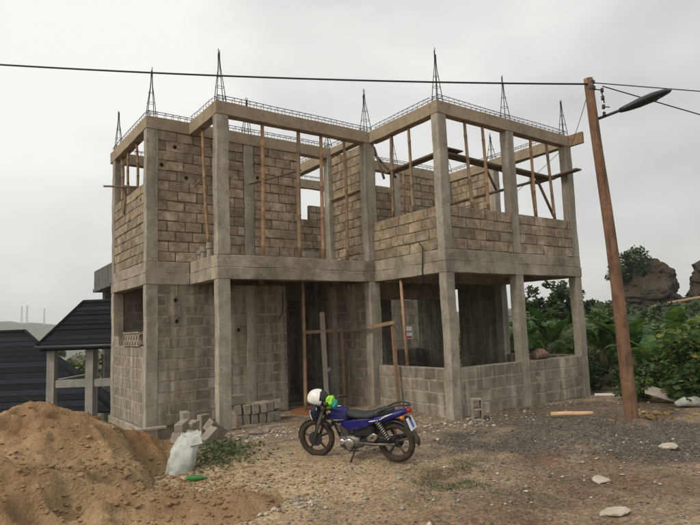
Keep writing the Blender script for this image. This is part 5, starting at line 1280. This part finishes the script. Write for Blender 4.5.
SH_ = [(9.9, -5.9, 1.5, 1.6, 2600, .085, 'leaf_croton', 'mottled yellow and green shrub behind the broken board'), (10.6, -6.9, 1.6, 1.9, 2600, .085, 'leaf_croton', 'tall mottled shrub at the edge of the plot'), (9.05, -5.0, .6, .7, 900, .05, 'leaf', 'small bright green shrub right beside the utility pole foot'),
       (11.2, -5.7, 1.6, 2.0, 2800, .09, 'leaf', 'dense green shrub behind the mottled shrub'), (10.4, -4.5, .9, 1.2, 1500, .06, 'leaf_dark', 'low dark shrub behind the utility pole'), (10.3, -3.3, .8, 1.2, 1500, .055, 'leaf_dark', 'low dark shrub beside the end column'),
       (12.6, -6.4, 1.9, 2.4, 2800, .1, 'leaf', 'tall green bush rising at the edge of the plot'), (11.2, -2.4, .9, 1.3, 1500, .06, 'leaf_dark', 'dark low shrub under the banana plants'), (11.0, -.6, 1.0, 1.5, 1500, .065, 'leaf_dark', 'dark shrub under the banana plants behind the low wall'), (12.2, 1.8, 1.3, 1.8, 1500, .07, 'leaf_dark', 'dark shrub deep behind the low wall'),
       (9.7, -7.3, 1.0, 1.2, 1500, .07, 'leaf', 'low green shrub in front of the mottled shrubs'), (9.35, -6.55, .55, .9, 1000, .055, 'leaf', 'little leafy shrub growing over the pale plastic bag')]
for i_, (x, y, h, w, nl, s, m, lab) in enumerate(SH_): shrub('shrub', x, y, h, w, nl, s, m, lab, 'shrub', 40 + i_ * 7, SHG)
# undergrowth mass and hedge line behind
r3 = np.random.default_rng(99)
n = 26000; t = r3.random(n); ux = 14.5 + 14 * r3.random(n) ** 1.2; uy = -9 + t * (ux * .35 + 12)
uz = ground_h(ux, uy) + r3.random(n) ** 1.4 * (.7 + .55 * (fbm(ux * .6, uy * .6, 3) + .5)) 
V, F = leafcloud(np.stack([ux, uy, uz], -1), np.full(n, .13), 101); kind(npmesh('undergrowth', V, F, 'leaf'), 'stuff', 'tangled green undergrowth covering the rising ground behind the plot')
n = 20000; ux = 27 + 34 * r3.random(n); uy = -6 + r3.random(n) * (ux * .55 + 4); uz = ground_h(ux, uy) + r3.random(n) ** 1.3 * (.6 + .7 * (fbm(ux * .3, uy * .3, 3) + .4))
V, F = leafcloud(np.stack([ux, uy, uz], -1), np.full(n, .26), 103); kind(npmesh('undergrowth', V, F, 'leaf_dark'), 'stuff', 'dark scrub covering the far rising ground below the cliffs')

def tree(x, y, h, cr, nleaf, size, m, lab, seed, sparse=.8, z0=None, name='tree', trunk_h=.45, group=None):
    r2 = np.random.default_rng(seed); z0 = gz(x, y) - .1 if z0 is None else z0; e_ = empty(name, (x, y, z0))
    tr = MB(); top = Vector((r2.uniform(-.2, .2), r2.uniform(-.2, .2), h * trunk_h)); tr.tube([(0, 0, 0), tuple(top * .5 + Vector((.08, 0, 0))), tuple(top)], [.035 * h, .026 * h, .018 * h], 8)
    cs, sp2 = [], []
    for k in range(11):
        an = k * 2.4 + r2.uniform(-.4, .4); rr = cr * r2.uniform(.35, 1.0); c = Vector((top.x + rr * math.cos(an), top.y + rr * math.sin(an), h * r2.uniform(.5, .97)))
        mid = top.lerp(c, .55) + Vector((0, 0, .06 * h)); tr.tube([tuple(top), tuple(mid), tuple(c)], [.012 * h, .007 * h, .003 * h], 5)
        cs.append(np.array(c)); sp2.append(cr * r2.uniform(.22, .45) * sparse)
        cs.append(np.array(mid)); sp2.append(cr * .25 * sparse)
    tr.build('trunk', 'bark', e_, smooth=True)
    V, F = leafcloud(clumps(nleaf, cs, sp2, seed), np.full(nleaf, size), seed + 1, 1.9); npmesh('crown', V, F, m, e_)
    tag(e_, lab, 'tree', group)
tree(17.4, 3.3, 3.1, 1.5, 1500, .12, 'leaf_dark', 'sparse dark tree rising behind the banana plants', 301, .75)
tree(18.6, 3.0, 3.6, 1.3, 900, .12, 'leaf_dark', 'thin branched tree seen beside the end column', 311, .65)
tree(26, 6.5, 1.9, 1.4, 1300, .12, 'leaf', 'round green tree on the slope behind the utility pole', 321)
tree(31, 8.0, 1.9, 1.6, 1300, .13, 'leaf_dark', 'dark tree on the slope left of the earth cliff', 331)
tree(2.6, 26, 4.6, 1.9, 2400, .15, 'leaf', 'bushy green tree seen between the pavilion columns', 341, 1.0)
tree(-8, 60, 7.5, 4.5, 2200, .35, 'leaf_dark', 'dark tree beyond the black roof in the valley', 351, 1.1)
tree(6, 95, 9, 6, 2200, .5, 'leaf_dark', 'dark tree in the valley far behind the pavilion', 361, 1.1)
tree(-16, 120, 10, 7, 2000, .6, 'leaf_dark', 'large hazy tree in the valley left of the masts', 371, 1.1)
tree(22, 150, 10, 8, 2000, .7, 'leaf_dark', 'hazy tree in the valley below the masts', 381, 1.1)

# eroded earth cliffs on the rise
def cliff(x, y, w, d, h, seed, lab, prof):
    z0 = gz(x, y) - 1.0; bm = bmesh.new(); bmesh.ops.create_icosphere(bm, subdivisions=5, radius=1)
    V_ = np.array([v.co for v in bm.verts])
    ang = np.arctan2(V_[:, 1], V_[:, 0]); zz_ = (V_[:, 2] + 1) / 2
    rad_ = np.interp(zz_, *prof)
    n1 = fbm(ang * 1.6 + seed, zz_ * 4, 4); strat = fbm(zz_ * 16 + seed, ang * .8, 3)
    k = rad_ * (1 + .38 * n1 + .20 * strat + .10 * fbm(ang * 6 + seed, zz_ * 18, 3))
    hx = np.cos(ang) * k * w / 2; hy = np.sin(ang) * k * d / 2
    P_ = np.stack([hx + .18 * w * (zz_ - .4) , hy, zz_ * h * (1 + .12 * fbm(ang * 2.2 + seed, zz_ * 0, 3))], -1)
    for v, q in zip(bm.verts, P_): v.co = Vector(q)
    bmesh.ops.recalc_face_normals(bm, faces=bm.faces)
    me = bpy.data.meshes.new('earth_cliff'); bm.to_mesh(me); bm.free(); o = link('earth_cliff', me, 'cliff'); o.location = (x, y, z0); o.rotation_euler = (0, 0, R(-36)); tag(o, lab, 'cliff', None); return z0
zc1 = cliff(42.0, 11.2, 4.6, 6, 5.2, 2, 'eroded brown earth cliff with a bush growing on its top', ([0, .25, .6, .85, .97, 1], [1.15, 1.0, .85, .60, .34, .02]))
cliff(47.3, 7.4, 4.4, 6, 5.6, 5, 'second dark earth cliff further along the rise', ([0, .3, .6, .85, .97, 1], [1.0, .95, .9, .75, .45, .02]))
shrub('bush', 41.0, 11.3, 2.4, 3.2, 2600, .15, 'leaf_dark', 'dark bush growing on top of the eroded earth cliff', 'bush', 900, None, zc1 + 3.6, 7)
shrub('bush', 40.1, 12.0, 1.9, 1.3, 330, .13, 'leaf_dark', 'thin twiggy bush on the shoulder of the earth cliff', 'bush', 910, None, zc1 + 2.9, 7)
stick('fallen_trunk', [(37.5, 10.6, gz(37.5, 10.6) + .25), (39.2, 9.0, gz(39.2, 9.0) + .80), (40.8, 7.3, gz(40.8, 7.3) + .98), (42.6, 5.6, gz(42.6, 5.6) + 1.12), (44.2, 3.9, gz(44.2, 3.9) + 1.2)], [.07, .10, .12, .13, .13], 'timber', 'long pale fallen trunk lying across the slope below the cliffs', 'trunk')

# ------------------------------------------------------------------ haze
hz = MB().box(-1640, 1640, -1640, 1640, float(GZ.min()) - 12, 62).build('haze', None, None)
hm = bpy.data.materials.new('haze_air'); hm.use_nodes = True; t = hm.node_tree; t.nodes.clear()
vo = t.nodes.new('ShaderNodeVolumePrincipled'); vo.inputs['Color'].default_value = (.86, .88, .89, 1); vo.inputs['Density'].default_value = .00055; vo.inputs['Anisotropy'].default_value = .2
ou = t.nodes.new('ShaderNodeOutputMaterial'); t.links.new(vo.outputs[0], ou.inputs['Volume'])
hz.data.materials.append(hm); kind(hz, 'stuff', 'pale humid haze hanging over the valley')
